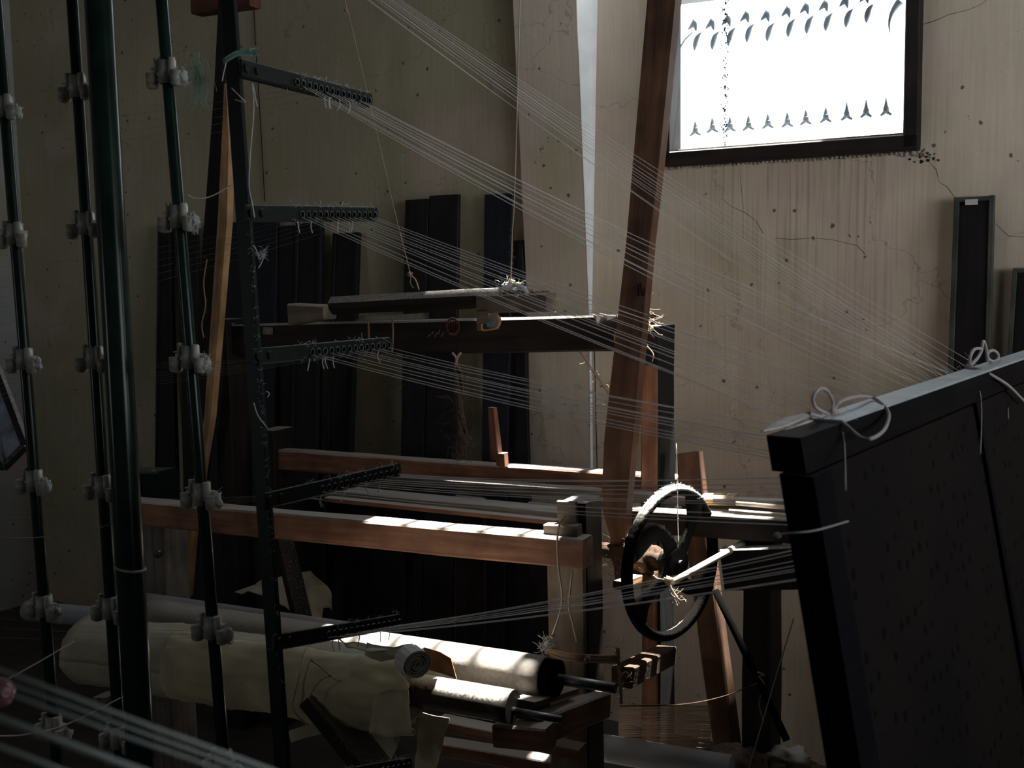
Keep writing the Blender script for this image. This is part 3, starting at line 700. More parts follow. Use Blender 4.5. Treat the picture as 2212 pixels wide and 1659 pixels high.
cord('ceiling_cord', 'short doubled cord loop below the knot of the left hanging cord', [PV(885, 592, 2.93), PV(898, 605, 2.93), PV(905, 626, 2.93)], .0022, 'string')
cord('ceiling_cord', 'bright upright cord from above holding the right of the hanging batten', [P(1128, -160, 3.3), PV(1123, 0, 2.93), PV(1117, 230, 2.93), PV(1111, 430, 2.93), PV(1107, 500, 2.93), PV(1105, 560, 2.93), PV(1103, 622, 2.93)], .0021, 'string', knots=[(PV(1104, 610, 2.93), .008), (PV(1118, 615, 2.93), .007)], fz=20)
cord('cord_wrap', 'thick coil of pale cord wound on the right end of the hanging batten', [PV(1078, 626, 2.88), PV(1095, 620, 2.88), PV(1116, 617, 2.90), PV(1128, 628, 2.92), PV(1110, 632, 2.95), PV(1090, 624, 2.95), PV(1104, 616, 2.9), PV(1126, 620, 2.88), PV(1140, 634, 2.88)], .0062, 'lint', cat='cord', n=8, fz=40)
cord('tie_cord', 'short pale cord slanting from the batten block to the upper beam', [PV(1172, 638, 2.88), PV(1184, 655, 2.9), PV(1199, 674, 3.0)], .0028)
cord('tie_cord', 'grey cord loop round the upper beam above the third green arm', [PV(795, 680, 2.97), PV(797, 735, 3.005), PV(797, 762, 3.01)], .0035, 'twine')
cord('tie_cord', 'second grey cord loop round the upper beam near the batten middle', [PV(847, 678, 2.99), PV(849, 725, 3.01), PV(847, 760, 3.01)], .0028, 'twine')
cord('tie_cord', 'bright sunlit cord slanting down from under the upper beam to the plank', [PV(1254, 760, 3.0), PV(1280, 800, 2.98), PV(1307, 837, 2.96), PV(1345, 905, 2.95), PV(1392, 962, 2.94)], .0036, 'string', knots=[(PV(1305, 834, 2.97), .006)], fz=26)
cord('thread_end', 'pale tuft of cord beside the knot of the sunlit slanting cord', [PV(1305, 834, 2.97), PV(1313, 829, 2.97), PV(1320, 824, 2.97)], .0022, fz=10)
cord('plumb_thread', 'fine upright white thread in front of the wheel hub', [PV(1461, 958, 2.62), PV(1463, 1040, 2.6), PV(1464, 1120, 2.58), PV(1466, 1178, 2.56)], .0009, 'lint', fz=12)
# cloth shreds on the upper beam
for i, (pts, lab, m_) in enumerate([([(1280, 680), (1292, 700), (1300, 682)], 'white triangular scrap hanging on the sunlit top edge of the upper beam', 'label'), ([(1295, 677), (1312, 692), (1332, 684)], 'white curled scrap at the right end of the upper beam', 'label'), ([(470, 700), (485, 707), (497, 700)], 'pale torn scrap at the left end of the upper beam', 'labeldim'), ([(500, 698), (505, 704), (510, 698)], 'tiny pale scrap beside the torn one on the upper beam', 'labeldim')]):
    mb = MB(); a, b, c = [PV(x, y, 3.005) for x, y in pts]
    mb.sheet([[a, a.lerp(c, .5) - lv * .012, c], [a.lerp(b, .95), b - lv * .006, c.lerp(b, .95)]], .0012, jit=.004); tag(mb.build('cloth_scrap', M[m_]), lab, 'scrap')
mb = MB(); a = PV(567, 707, 3.012); b = PV(589, 707, 3.012); mb.sheet([[a, b], [PV(567, 723, 3.012), PV(589, 723, 3.012)]], .001); part(mb, 'paper_label', M['labeldim'])
# painted marks on the upper beam: a round reddish emblem and a scribble
mb = MB(); cc = PV(978, 706, 3.012)
mb.tube([cc + lu * math.cos(t * .5236) * .022 + Z * math.sin(t * .5236) * .026 for t in range(12)], .0045, 5, closed=True, up=lv, flat=.25)
for k in range(5): mb.tube([cc + lu * (-.012 + k * .006) + Z * .02, cc + lu * (-.012 + k * .006) - Z * .02], .0014, 4)
part(mb, 'red_emblem', M['redpaint'])
mb = MB()
for k in range(5): c0 = PV(925 + k * 7, 728 - k % 2 * 6, 3.012); mb.tube([c0, c0 + lu * .008 + Z * random.uniform(.005, .018)], .0012, 4)
part(mb, 'chalk_scribble', M['labeldim'])
# knot of string where plank, post and upper beam meet
mb = MB(); c = PV(1388, 690, 2.88); mb.ball(c, .016, 8, (1, 1, 1.2), lump=.7)
for k in range(9):
    t = k * .7; mb.tube(smoothpath([c + V3((math.cos(t) * .02, math.sin(t) * .02, .02 - k * .003)), c + V3((math.cos(t + 1.5) * .03, math.sin(t + 1.5) * .02, -k * .004)), c + V3((math.cos(t + 3) * .02, math.sin(t + 3) * .02, .01 - k * .006))], 5), .0022, 5)
mb.fuzz(c, .045, 60, .0005); tag(mb.build('string_knot', M['string']), 'fuzzy sunlit knot of string where the tall post meets the upper beam', 'knot')
for i, (pts, lab) in enumerate([([(1372, 694), (1376, 715), (1385, 735), (1400, 750), (1411, 765), (1409, 782)], 'curling loose string end hanging down the tall dark post'), ([(1385, 690), (1355, 710), (1328, 735), (1335, 722), (1372, 712)], 'dim loop of string left of the fuzzy knot'), ([(1330, 680), (1338, 695), (1333, 712), (1326, 728), (1350, 716), (1384, 704)], 'thin tangled string below the white curled scrap')]):
    cord('loose_string', lab, [PV(x, y, 2.87 - .004 * k) for k, (x, y) in enumerate(pts)], .0016, 'string' if i == 0 else 'twine')
# tassel of tow
tas = thing('tow_bundle', 'brown knotted bundle of tow hanging below the upper beam', 'bundle', PV(992, 985, 3.0))
mb = MB(); mb.tube(smoothpath([PV(977, 762, 3.0), PV(985, 772, 3.0), PV(988, 790, 3.0)]), .004, 6); mb.tube(smoothpath([PV(996, 762, 3.0), PV(988, 772, 3.0), PV(984, 790, 3.0)]), .004, 6); mb.build('cord', M['string'], tas)
mb = MB(); path = [PV(x, y, 3.0) for x, y in ((986, 788), (990, 815), (992, 850), (994, 885), (996, 915), (999, 945), (995, 970), (990, 985))]
for k in range(26):
    ph = random.uniform(0, 6.3); pp = []
    for i, p in enumerate(path): rr = (.006, .012, .011, .010, .012, .015, .017, .02)[i]; pp.append(p + V3((math.cos(ph + i * .8) * rr, math.sin(ph + i * .8) * rr, random.uniform(-.01, .01))))
    mb.tube(smoothpath(pp, 4), .0022, 5)
mb.ball(PV(1001, 948, 3.0), .018, 8, (1, 1, 1.2), lump=.8); mb.fuzz(PV(995, 965, 3.0), .05, 60, .0006); mb.fuzz(PV(992, 860, 3.0), .06, 50, .0005, (.5, .5, 1.5)); mb.build('strands', M['towdark'], tas)

# leaning planks crossing the loom, right and left
def quadplank(name, label, cat, pts, d0, d1, th, mat, mat2=None):
    """long plank whose two long edges are given from top to bottom"""
    a0, b0, a1, b1 = pts; A, B, C_, D = P(*a0, d0), P(*b0, d0), P(*a1, d1), P(*b1, d1)
    mb = MB(); n = 14; vs = []; gs = []; fs = []
    nn = (B - A).cross(C_ - A).normalized() * th
    if nn.dot(Fw) < 0: nn = -nn
    for i in range(n + 1):
        t = i / n; l, r = A.lerp(C_, t), B.lerp(D, t)
        for p, g in ((l, 0), (r, .07), (r + nn + lu * th * .35, .1), (l + nn + lu * th * .35, .15)): vs.append(p); gs.append(V3((t * 2.5, g, g * .3)))
    for i in range(n):
        for k in range(4): fs.append([i * 4 + k, i * 4 + (k + 1) % 4, i * 4 + 4 + (k + 1) % 4, i * 4 + 4 + k])
    fs += [[0, 1, 2, 3], [n * 4 + 3, n * 4 + 2, n * 4 + 1, n * 4]]
    mb.add(vs, fs, gs); return tag(mb.build(name, M[mat]), label, cat)
brace = thing('leaning_plank', 'long brown plank slanting in front of the window down to the wheel', 'plank', P(1330, 1268, 2.72))
def plankpart(prof, v, th, name, mat, parent):
    """prof: (y, xl, xr) rows; plank lies in plane v of the loom and is th thick"""
    mb = MB(); vs = []; gs = []; fs = []; n = len(prof) - 1
    for i, (y, xl, xr) in enumerate(prof):
        l, r = PV(xl, y, v), PV(xr, y, v)
        for p, g in ((l, 0), (r, .07), (r + lv * th, .1), (l + lv * th, .15)): vs.append(p); gs.append(V3((p.z, g, g * .3)))
    for i in range(n):
        for k in range(4): fs.append([i * 4 + k, i * 4 + (k + 1) % 4, i * 4 + 4 + (k + 1) % 4, i * 4 + 4 + k])
    fs += [[0, 1, 2, 3], [n * 4 + 3, n * 4 + 2, n * 4 + 1, n * 4]]
    mb.add(vs, fs, gs); return mb.build(name, M[mat], parent)
plankpart([(-260, 1424, 1484), (0, 1398, 1459), (330, 1369, 1426), (520, 1353, 1404), (680, 1335, 1390), (940, 1306, 1368), (1090, 1298, 1354), (1160, 1318, 1350), (1268, 1331, 1341)], 2.62, .045, 'plank_body', 'wood', brace)
mb = MB(); q = [PV(x, y, 2.617) for x, y in ((1378, 640), (1379, 615), (1383, 612), (1388, 640), (1392, 634), (1393, 622))]; mb.tube(q, .0012, 5); mb.build('pencil_mark', M['black'], brace)
lp = thing('leaning_plank', 'brown plank with a tan edge slanting behind the green creel', 'plank', PV(395, 1290, 2.95))
plankpart([(-260, 487, 503), (0, 472, 490), (200, 462, 486), (480, 441, 470), (700, 424, 455), (950, 402, 440), (1135, 396, 418), (1290, 385, 394)], 2.97, .05, 'plank_body', 'wooddark', lp)
plankpart([(180, 484, 488), (300, 479, 494), (480, 470, 490), (700, 455, 472), (900, 441, 455), (1135, 401, 417), (1290, 391, 405)], 2.93, .03, 'tan_edge', 'bamboo', lp)
lp.location = lp.location
mb = MB(); mb.beam(PV(425, 10, 3.0), PV(551, -8, 3.0), .06, px(48, 3.6)); tag(mb.build('cross_beam', M['redpaint']), 'short red-brown cross beam at the top above the green creel', 'beam')
cord('loose_string', 'dark red and white string hanging beside the tan edged plank', [PV(447, 560, 2.9), PV(440, 610, 2.9), PV(444, 660, 2.9), PV(436, 700, 2.9), PV(440, 730, 2.9)], .0022, 'twine', fz=10)
# shuttle on the right rails
sh = thing('shuttle', 'honey coloured wooden shuttle with a slot lying on the right rail', 'shuttle', PV(1562, 1085, 2.83))
mb = MB(); a, b = PV(1520, 1078, 2.83), PV(1590, 1079, 2.83); mb.beam(a, b, .05, .027, ch=.009, n=8); mb.build('shuttle_body', M['shuttlewood'], sh)
mb = MB(); mb.beam(a.lerp(b, .3) + Z * .0135, a.lerp(b, .72) + Z * .0135, .018, .002, ch=.0005); mb.build('slot', M['black'], sh)
for (x0, y0, x1, y1, v, r, m_, lab) in [(1590, 1087, 1760, 1102, 2.78, .006, 'stickpale', 'thin pale stick lying to the right of the wooden shuttle'), (1575, 1104, 1740, 1117, 2.74, .006, 'stickpale', 'sunlit pale stick lying below the wooden shuttle'), (1262, 1083, 1302, 1077, 2.27, .003, 'stickpale', 'tiny pale stick lying on the dark head of the front post')]:
    mb = MB(); mb.cyl(PV(x0, y0, v), PV(x1, y1, v), r, 8, segs=4); tag(mb.build('stick', M[m_]), lab, 'stick')
# lever stick tied to the wheel
lev = thing('wheel_stick', 'bright pale stick tied to the iron wheel with string', 'stick', P(1452, 1256, 2.66))
mb = MB(); mb.cyl(P(1452, 1257, 2.66), P(1604, 1174, 2.86), .0075, 10, segs=6, r1=.009); mb.build('stick_body', M['stickpale'], lev)
mb = MB(); c = P(1443, 1253, 2.65); mb.ball(c, .009, 6, lump=.6); mb.tube(smoothpath([c, c - V3((.025, 0, -.004)), c - V3((.035, 0, -.012))]), .002, 5); mb.tube(smoothpath([c, P(1450, 1272, 2.65), P(1466, 1296, 2.65)]), .003, 5); mb.fuzz(P(1460, 1290, 2.65), .02, 20, .0006); mb.build('string_tie', M['string'], lev)
# black rod and strings low right
mb = MB(); mb.cyl(P(1545, 1275, 2.75), P(1700, 1600, 2.6), .009, 10, segs=4); tag(mb.build('iron_rod', M['black']), 'black rod slanting down to the right of the wheel', 'rod')
cord('loose_string', 'string wound and looped on the black slanting rod', [P(1636, 1452, 2.65), P(1650, 1458, 2.65), P(1640, 1462, 2.65), P(1650, 1480, 2.65), P(1640, 1520, 2.65), P(1650, 1560, 2.65)], .002, 'twine')
cord('taut_string', 'taut grey string slanting up beside the dotted board', [P(1714, 1336, 1.75), P(1668, 1490, 1.75), P(1612, 1680, 1.75)], .0011, 'greystring', k=2)
cord('loose_string', 'sagging string low between the tall post and the black rod', [P(1340, 1525, 2.5), P(1470, 1522, 2.55), P(1560, 1505, 2.6), P(1638, 1475, 2.65)], .0014, 'tow')
cord('loose_string', 'slack thread tied across the left edge of the dotted board', [P(1672, 1157, .93), P(1700, 1152, .90), P(1760, 1146, .90), P(1832, 1126, .95)], .0008, 'greystring', knots=[(P(1680, 1156, .92), .0022)])
# rope round the front post and cords hanging from it
mb = MB()
for k in range(4):
    z = (0, 8, 15, 5)[k]; pp = [PV(1178, 1398 + z * .6, NV - .03), PV(1215, 1408 + z, NV - .032), PV(1268, 1416 + z * .8, NV - .03), PV(1335, 1418 + z * .9, NV + .12)]
    mb.tube(smoothpath(pp, 6), .0032, 6)
mb.ball(PV(1268, 1424, NV - .034), .008, 6, lump=.6); tag(mb.build('rope_binding', M['twine']), 'brown twine wound round the pale front post above the roller brackets', 'rope')
cord('post_cord', 'left hanging cord end on the pale front post', [PV(1222, 1112, NV - .055), PV(1206, 1142, NV - .055), PV(1204, 1190, NV - .045), PV(1207, 1230, NV - .04), PV(1214, 1290, NV - .03), PV(1206, 1335, NV - .03), PV(1192, 1374, NV - .03)], .0024, knots=[(PV(1216, 1134, NV - .06), .006), (PV(1192, 1374, NV - .03), .004)])
cord('post_cord', 'right hanging cord end below the reddish beam on the front post', [PV(1237, 1232, NV - .03), PV(1232, 1270, NV - .03), PV(1229, 1310, NV - .03), PV(1238, 1350, NV - .03), PV(1246, 1386, NV - .03)], .0024)
cord('frayed_end', 'frayed twine end hanging at the right side of the front post', [PV(1334, 1400, NV + .1), PV(1336, 1430, NV + .1), PV(1340, 1470, NV + .1), PV(1342, 1520, NV + .1)], .004, 'twine', fz=40)
cord('frayed_end', 'curly pale twine end sticking out right of the front post', [PV(1338, 1462, NV + .1), PV(1350, 1452, NV + .1), PV(1358, 1456, NV + .1), PV(1364, 1466, NV + .1)], .0018, 'string')
mb = MB(); mb.fuzz(PV(1183, 1392, NV - .03), .02, 90, .0006); mb.ball(PV(1183, 1392, NV - .03), .007, 6, lump=.8); tag(mb.build('lint_tuft', M['lint']), 'white tuft of lint caught on the left edge of the front post', 'lint')
# heddle threads under the loom, too many to count
mb = MB()
for k in range(70):
    y = 1522 + k * 1.7; mb.tube(smoothpath([PV(1336, y, 2.7), PV(1400, y + random.uniform(-2, 3), 2.72), PV(1470, y + 1, 2.74), PV(1535, y + random.uniform(0, 6), 2.76)], 3), .0009, 3, cap=False)
tag(mb.build('heddle_threads', M['twine']), 'dense dim horizontal threads low behind the tall post', 'threads', kind='stuff')

# ================================================================== PAPER ROLL
pr_ = thing('paper_roll', 'large kraft paper wrapped roll lying in front of the loom rollers', 'roll', PV(550, 1560, 1.90))
def rc(x, y, v=1.90): return PV(x, y, v)
ax0, ax1 = rc(190, 1402), rc(884, 1494)
def rollsheet(t0, t1, r0, r1, a0, a1, jit, mat, name, nt_=34, na=44, th=.0015, edge=None):
    ax = ax1 - ax0; d = ax.normalized(); s = d.cross(Z).normalized(); u = s.cross(d); mb = MB(); g = []
    for i in range(nt_ + 1):
        row = []
        for j in range(na + 1):
            t = t0 + (t1 - t0) * i / nt_; a = a0 + (a1 - a0) * j / na
            if edge: t = t + edge(a, i / nt_)
            r = r0 + (r1 - r0) * (t - t0) / max(1e-6, t1 - t0)
            p = ax0 + ax * t; q = V3((math.cos(a), math.sin(a), 0))
            r += jit * (noise.noise(V3((t * 9, q.x * 1.6, q.y * 1.6))) + .4 * noise.noise(V3((t * 30, q.x * 5, q.y * 5))))
            r += jit * .4 * abs(noise.noise(V3((t * 22 + 9, q.x * 3, q.y * 3 + 4))))
            row.append(p + (s * math.cos(a) + u * math.sin(a)) * r)
        g.append(row)
    vs = [p for row in g for p in row]; W_ = na + 1; fs = [[i * W_ + j, i * W_ + j + 1, (i + 1) * W_ + j + 1, (i + 1) * W_ + j] for i in range(nt_) for j in range(na)]
    mb.add(vs, fs, None, True); o = mb.build(name, M[mat], pr_)
    so = o.modifiers.new('thickness', 'SOLIDIFY'); so.thickness = th; so.offset = 1; return o
RR = px(88, 2.2)
rollsheet(0, .985, RR * 1.02, RR, 0, 2 * math.pi, .008, 'papergrey', 'inner_wrap')
rollsheet(.34, 1.0, RR * 1.06, RR * 1.05, -2.4, 1.2, .012, 'paper', 'outer_wrap', edge=lambda a, f: f * (.045 * math.cos(a * .9) + .012 * math.sin(a * 5) + .006 * math.sin(a * 13)))
# rounded end on the left
mb = MB(); d = (ax1 - ax0).normalized()
mb.tube([ax0 + d * .02, ax0 - d * .008, ax0 - d * .022], [RR * 1.01, RR * .9, RR * .35], 32); mb.build('end_cap', M['papergrey'], pr_)
# coiled layers at the right end
mb = MB(); cc = P(903, 1436, 2.02); w2 = V3((.55, -.83, -.1)).normalized(); p2 = w2.cross(Z).normalized() * -1; z2 = w2.cross(p2).normalized(); sp = []
if z2.z < 0: z2 = -z2
for k in range(100):
    a = k * .36; r = .004 + .0042 * a / 6.283 + .0010 * math.sin(a * 1.7); sp.append(cc + p2 * math.cos(a) * r * 1.05 + z2 * math.sin(a) * r)
for k in range(len(sp) - 1):
    a, b = sp[k], sp[k + 1]; o_ = (a - cc).normalized() * .0016; mb.add([a, b, b + o_, a + o_, a - w2 * .035, b - w2 * .035, b + o_ - w2 * .035, a + o_ - w2 * .035], [[0, 1, 2, 3], [0, 4, 5, 1], [3, 2, 6, 7]])
mb.build('coiled_end', M['label'], pr_)
mb = MB(); mb.sheet([[rc(915, 1398, 1.93), rc(950, 1408, 1.93), rc(974, 1422, 1.93)], [rc(922, 1446, 1.92), rc(955, 1455, 1.92), rc(986, 1466, 1.92)]], .002); mb.build('card_piece', M['card'], pr_)
mb = MB(); mb.sheet([[rc(880, 1412, 1.95), rc(915, 1398, 1.97), rc(955, 1415, 1.98)], [rc(884, 1432, 1.93), rc(905, 1410, 1.94), rc(950, 1432, 1.96)]], .0015, .004); mb.build('torn_flap', M['paper'], pr_)
for pts, m_ in (([[(795, 1385), (850, 1398), (890, 1392)], [(790, 1405), (830, 1420), (868, 1414)], [(785, 1412), (825, 1428), (848, 1424)]], 'papergrey'),
                ([[(745, 1392), (790, 1388), (830, 1398)], [(752, 1402), (800, 1404), (842, 1406)]], 'papergrey'),
                ([[(806, 1500), (850, 1490), (884, 1486)], [(800, 1545), (845, 1548), (885, 1540)], [(796, 1582), (835, 1590), (886, 1590)]], 'paper')):
    mb = MB(); mb.sheet([[rc(x, y, 1.80 if i else 1.815) for x, y in row] for i, row in enumerate(pts)], .0012, .006); mb.build('torn_flap', M[m_], pr_)
mb = MB(); mb.sheet([[rc(720, 1548, 1.86), rc(732, 1562, 1.86), rc(734, 1580, 1.86)], [rc(680, 1560, 1.83), rc(690, 1572, 1.83), rc(694, 1584, 1.83)], [rc(624, 1578, 1.80), rc(625, 1592, 1.80), rc(628, 1604, 1.80)]], .001, .003); mb.build('torn_flap', M['paper'], pr_)
mb = MB(); mb.sheet([[rc(792, 1585, 1.95), rc(835, 1598, 1.95), rc(862, 1590, 1.95)], [rc(805, 1612, 1.95), rc(838, 1620, 1.95), rc(858, 1615, 1.95)], [rc(820, 1640, 1.95), rc(836, 1650, 1.95), rc(842, 1646, 1.95)]], .001, .006); mb.build('torn_flap', M['papergrey'], pr_)
mb = MB(); mb.sheet([[rc(905, 1535, 2.0), rc(945, 1545, 2.0), rc(972, 1552, 2.0)], [rc(900, 1600, 2.02), rc(935, 1610, 2.02), rc(955, 1616, 2.02)], [rc(895, 1680, 2.05), rc(915, 1690, 2.05), rc(930, 1690, 2.05)]], .001, .006); mb.build('hanging_sheet', M['papergrey'], pr_)
# tie
t = .76; cpt = ax0.lerp(ax1, t); d = (ax1 - ax0).normalized(); s = d.cross(Z).normalized(); u = s.cross(d)
tie = thing('straw_tie', 'pale straw string tied in a knot around the paper roll', 'tie', cpt - Z * RR)
mb = MB(); mb.tube([cpt + d * (.01 * math.sin(a * .6)) + (s * math.cos(a * .2094) + u * math.sin(a * .2094)) * (RR * 1.05 + .013) for a in range(30)], .0022, 6, closed=True); mb.build('loop', M['paper'], tie)
mb = MB(); K0 = PV(713, 1459, 1.79); mb.ball(K0, .004, 6); mb.tube(smoothpath([K0, PV(692, 1440, 1.785), PV(672, 1425, 1.78)]), [.002] * 12 + [.004], 6); mb.tube(smoothpath([K0, PV(695, 1468, 1.785), PV(678, 1488, 1.785), PV(666, 1510, 1.785)]), .0012, 5); mb.tube(smoothpath([K0, PV(724, 1467, 1.785), PV(738, 1471, 1.785)]), .0016, 5); mb.build('knot', M['bamboo'], tie)
# dark support boards under the roll
mb = MB(); mb.beam(PV(230, 1500, 1.98), PV(262, 1690, 1.98), .05, .05); tag(mb.build('stand_leg', M['woodgrey']), 'grey leg under the left end of the paper roll', 'leg')
mb = MB(); mb.beam(P(680, 1500, 2.35), P(840, 1700, 2.3), .09, .03, jit=.003); tag(mb.build('floor_plank', M['wooddark']), 'dark plank slanting down below the paper roll', 'plank')
mb = MB(); mb.beam(P(604, 1130, 3.2), P(668, 1400, 3.1), .05, .03); tag(mb.build('slanting_stick', M['wooddark']), 'dark slanting stick under the left part of the loom', 'stick')
mb = MB(); mb.sheet([[P(690, 1240, 3.9), P(712, 1270, 3.9), P(720, 1300, 3.9)], [P(630, 1235, 3.7), P(640, 1280, 3.7), P(700, 1330, 3.7)], [P(500, 1280, 3.6), P(600, 1300, 3.6), P(660, 1345, 3.6)]], .002, .03); 
tag(mb.build('paper_sheet', M['papergrey']), 'crumpled dim paper sheet on the ground behind the paper roll', 'paper')

# ================================================================== CREEL
cre = thing('yarn_creel', 'dark green metal creel frame with upright tubes and perforated arms at left', 'creel', P(300, 1659, 1.6) - Z * (P(300, 1659, 1.6).z))
def upright(x0, x1, d, wpx, mat, name, flatbar=False, ext=200, label=None):
    """x0 at picture top row, x1 at bottom row; runs on past both"""
    a, b = P(x0, 0, d), P(x1, 1659, d); k = (a - b); A = a + k * .25; t = b.z / k.z; B = b - k * t * .995
    w = px(wpx, d); mb = MB()
    if flatbar:
        mb.beam(B, A, w, w * .35, side=(cb), up=ca, n=12, ch=.001)
    else: mb.cyl(B, A, w / 2, 24, segs=10)
    o = mb.build(name, M[mat], cre)
    if label: o['label'] = label
    return lambda y: a.lerp(b, y / 1659)
ra = upright(-8, 124, 1.71, 24, 'green', 'rod')
rb = upright(156, 262, 1.64, 25, 'green', 'rod')
rC = upright(349, 485, 1.56, 26, 'green', 'rod')
rp = upright(213, 305, 1.60, 60, 'green', 'main_tube', label='thickest green tube')
rd = upright(494, 611, 1.54, 38, 'greendark', 'flat_upright', True)
mb = MB(); c = rp(1226); mb.tube([c + V3((math.cos(t * .35) * (px(31, 1.6)), math.sin(t * .35) * px(31, 1.6), -.004 * math.cos(t * .35))) for t in range(18)], .0022, 6, closed=True); mb.build('string_ring', M['labeldim'], cre)
# arms
eye_me = None
def ring(c, nrm, r, th):
    mb = MB(); a = nrm.cross(Z).normalized()
    mb.tube([c + (a * math.cos(k * math.pi / 7) + Z * math.sin(k * math.pi / 7)) * r for k in range(14)], th, 6, closed=True)
    mb.cur = 1; vs = [c - nrm * .0005 + (a * math.cos(k * math.pi / 7) + Z * math.sin(k * math.pi / 7)) * r for k in range(14)]; mb.add(vs, [list(range(14))]); mb.cur = 0
    return mb
ARM = []
arms = [((512, -180), (800, -55)), ((520, 145), (803, 217)), ((530, 460), (815, 462)), ((545, 770), (846, 742)), ((570, 1082), (864, 1014)), ((590, 1388), (867, 1340)), ((606, 1700), (888, 1650))]
eyes = {}
for i, ((x0, y0), (x1, y1)) in enumerate(arms):
    A, B = P(x0, y0, 1.525), P(x1, y1, 1.80)
    hgt = px(34, 1.55); mb = MB(); d = (B - A).normalized(); nrm = d.cross(Z).normalized()
    mb.beam(A, B - d * hgt * .3, .004, hgt, ch=.0008, n=4)
    # rounded tip
    pts = [B - d * hgt * .3 + d * math.cos(a) * hgt * .3 + Z * math.sin(a) * hgt * .5 for a in [math.pi * (k / 8 - .5) for k in range(9)]]
    mb.add([p + nrm * .002 for p in pts] + [p - nrm * .002 for p in pts], [list(range(9)), list(range(17, 8, -1))] + [[k, k + 1, k + 10, k + 9] for k in range(8)])
    mb.beam(A - Z * hgt * .5 - nrm * .006, B - d * hgt * .4 - Z * hgt * .5 - nrm * .006, .012, .003, ch=.0005)
    am = mb.build('arm', M['greendark'], cre)
    am['label'] = 'perforated arm'
    if nrm.dot(Fw) > 0: nrm = -nrm
    el = []
    for k in range(14):
        t = .38 + .045 * k; c = A.lerp(B, t) + nrm * .003 + Z * (-.002)
        m_ = ring(c, nrm, .0048, .0011); m_.build('eyelet', [M['steel'], M['black']], am); el.append(c)
    eyes[i] = el
    m_ = MB(); m_.cyl(A.lerp(B, .03) + nrm * .006, A.lerp(B, .03) - nrm * .004, .007, 6); m_.cyl(A.lerp(B, .1) + nrm * .006, A.lerp(B, .1) - nrm * .004, .006, 6); m_.build('bolt', M['greendark'], am)
    m_ = MB()
    for k in range(40): c = A.lerp(B, random.uniform(.3, .97)) + Z * hgt * random.choice((.5, .5, -.5)); m_.fuzz(c, .006, 3, .00025)
    for k in range(5): c = A.lerp(B, random.uniform(.35, .9)) - Z * hgt * .5; m_.tube(smoothpath([c, c - Z * .008 + d * random.uniform(-.004, .004), c - Z * .018 + d * random.uniform(-.006, .006)]), .0008, 4)
    tag(m_.build('lint', M['lint'], am), kind='stuff')
# clamps with tension posts
def clamp(c, first=[None]):
    if first[0] is None:
        e = bpy.data.objects.new('tension_clamp', None)
        mb = MB(); o = V3((0, 0, 0))
        mb.cyl(o - Z * .02, o + Z * .012, .0125, 14); mb.beam(o - cb * .022 - Z * .004, o + cb * .02 - Z * .004, .016, .010, ch=.001)
        mb.beam(o - cb * .026 + Z * .003, o - cb * .006 + Z * .004, .014, .002, ch=.0004)
        root = mb.build('tension_clamp', M['porcelain'], cre)
        me = root.data; subs = []
        for nm, p0, p1, r in (('peg', (-.0135, -.004), (-.0135, .016), .0042), ('peg', (.0150, -.012), (.0150, .014), .0050), ('guide_drum', (-.023, -.022), (-.023, -.004), .0095), ('guide_drum', (.0225, -.022), (.0225, -.004), .0078)):
            m_ = MB(); m_.cyl(cb * p0[0] + Z * p0[1] - ca * .006, cb * p1[0] + Z * p1[1] - ca * .006, r, 14)
            if nm == 'guide_drum': m_.ball(cb * p0[0] + Z * p0[1] - ca * .006, r * .98, 8, (1, 1, .5))
            subs.append(m_)
        base = wloc(root)
        # geometry was built about the world origin
        for v in me.vertices: v.co = v.co + base
        lst = []
        for (nm, m_) in zip(('peg', 'peg', 'guide_drum', 'guide_drum'), subs):
            s_ = m_.build(nm, M['porcelain'], root)
            for v in s_.data.vertices: v.co = v.co + base
            lst.append(s_)
        root.location = c - V3(cre.location); first[0] = root
        bpy.data.objects.remove(e)
        return root
    r0 = first[0]; r = r0.copy(); SC.collection.objects.link(r); r.location = c - V3(cre.location)
    for ch in list(r0.children):
        if ch.name.startswith('lint'): continue
        q = ch.copy(); SC.collection.objects.link(q); q.parent = r
    return r
for rod, ys, fz in ((ra, (226, 500, 770, 1032, 1302, 1562), (1, 0, 2, 1, 4, 1)), (rb, (182, 478, 767, 1044, 1306, 1584), (0,) * 6), (rC, (150, 462, 765, 1060, 1347, 1640), (9, 8, 8, 2, 10, 1))):
    for y, k in zip(ys, fz):
        c = rod(y); o = clamp(c)
        if k:
            m_ = MB(); b = c + cb * .026 - Z * .012; m_.fuzz(b, .0075, 26 * k, .00025, (1, 1, 1.5)); m_.ball(b + cb * .002, .0065, 8, (1, 1, 1.5), lump=1.1)
            if k > 3: m_.fuzz(b + cb * .003 - Z * .008, .007, 90, .00025)
            l = m_.build('lint', M['lint'], cre); l.parent = o; l.location = -V3(o.location); tag(l, kind='stuff')
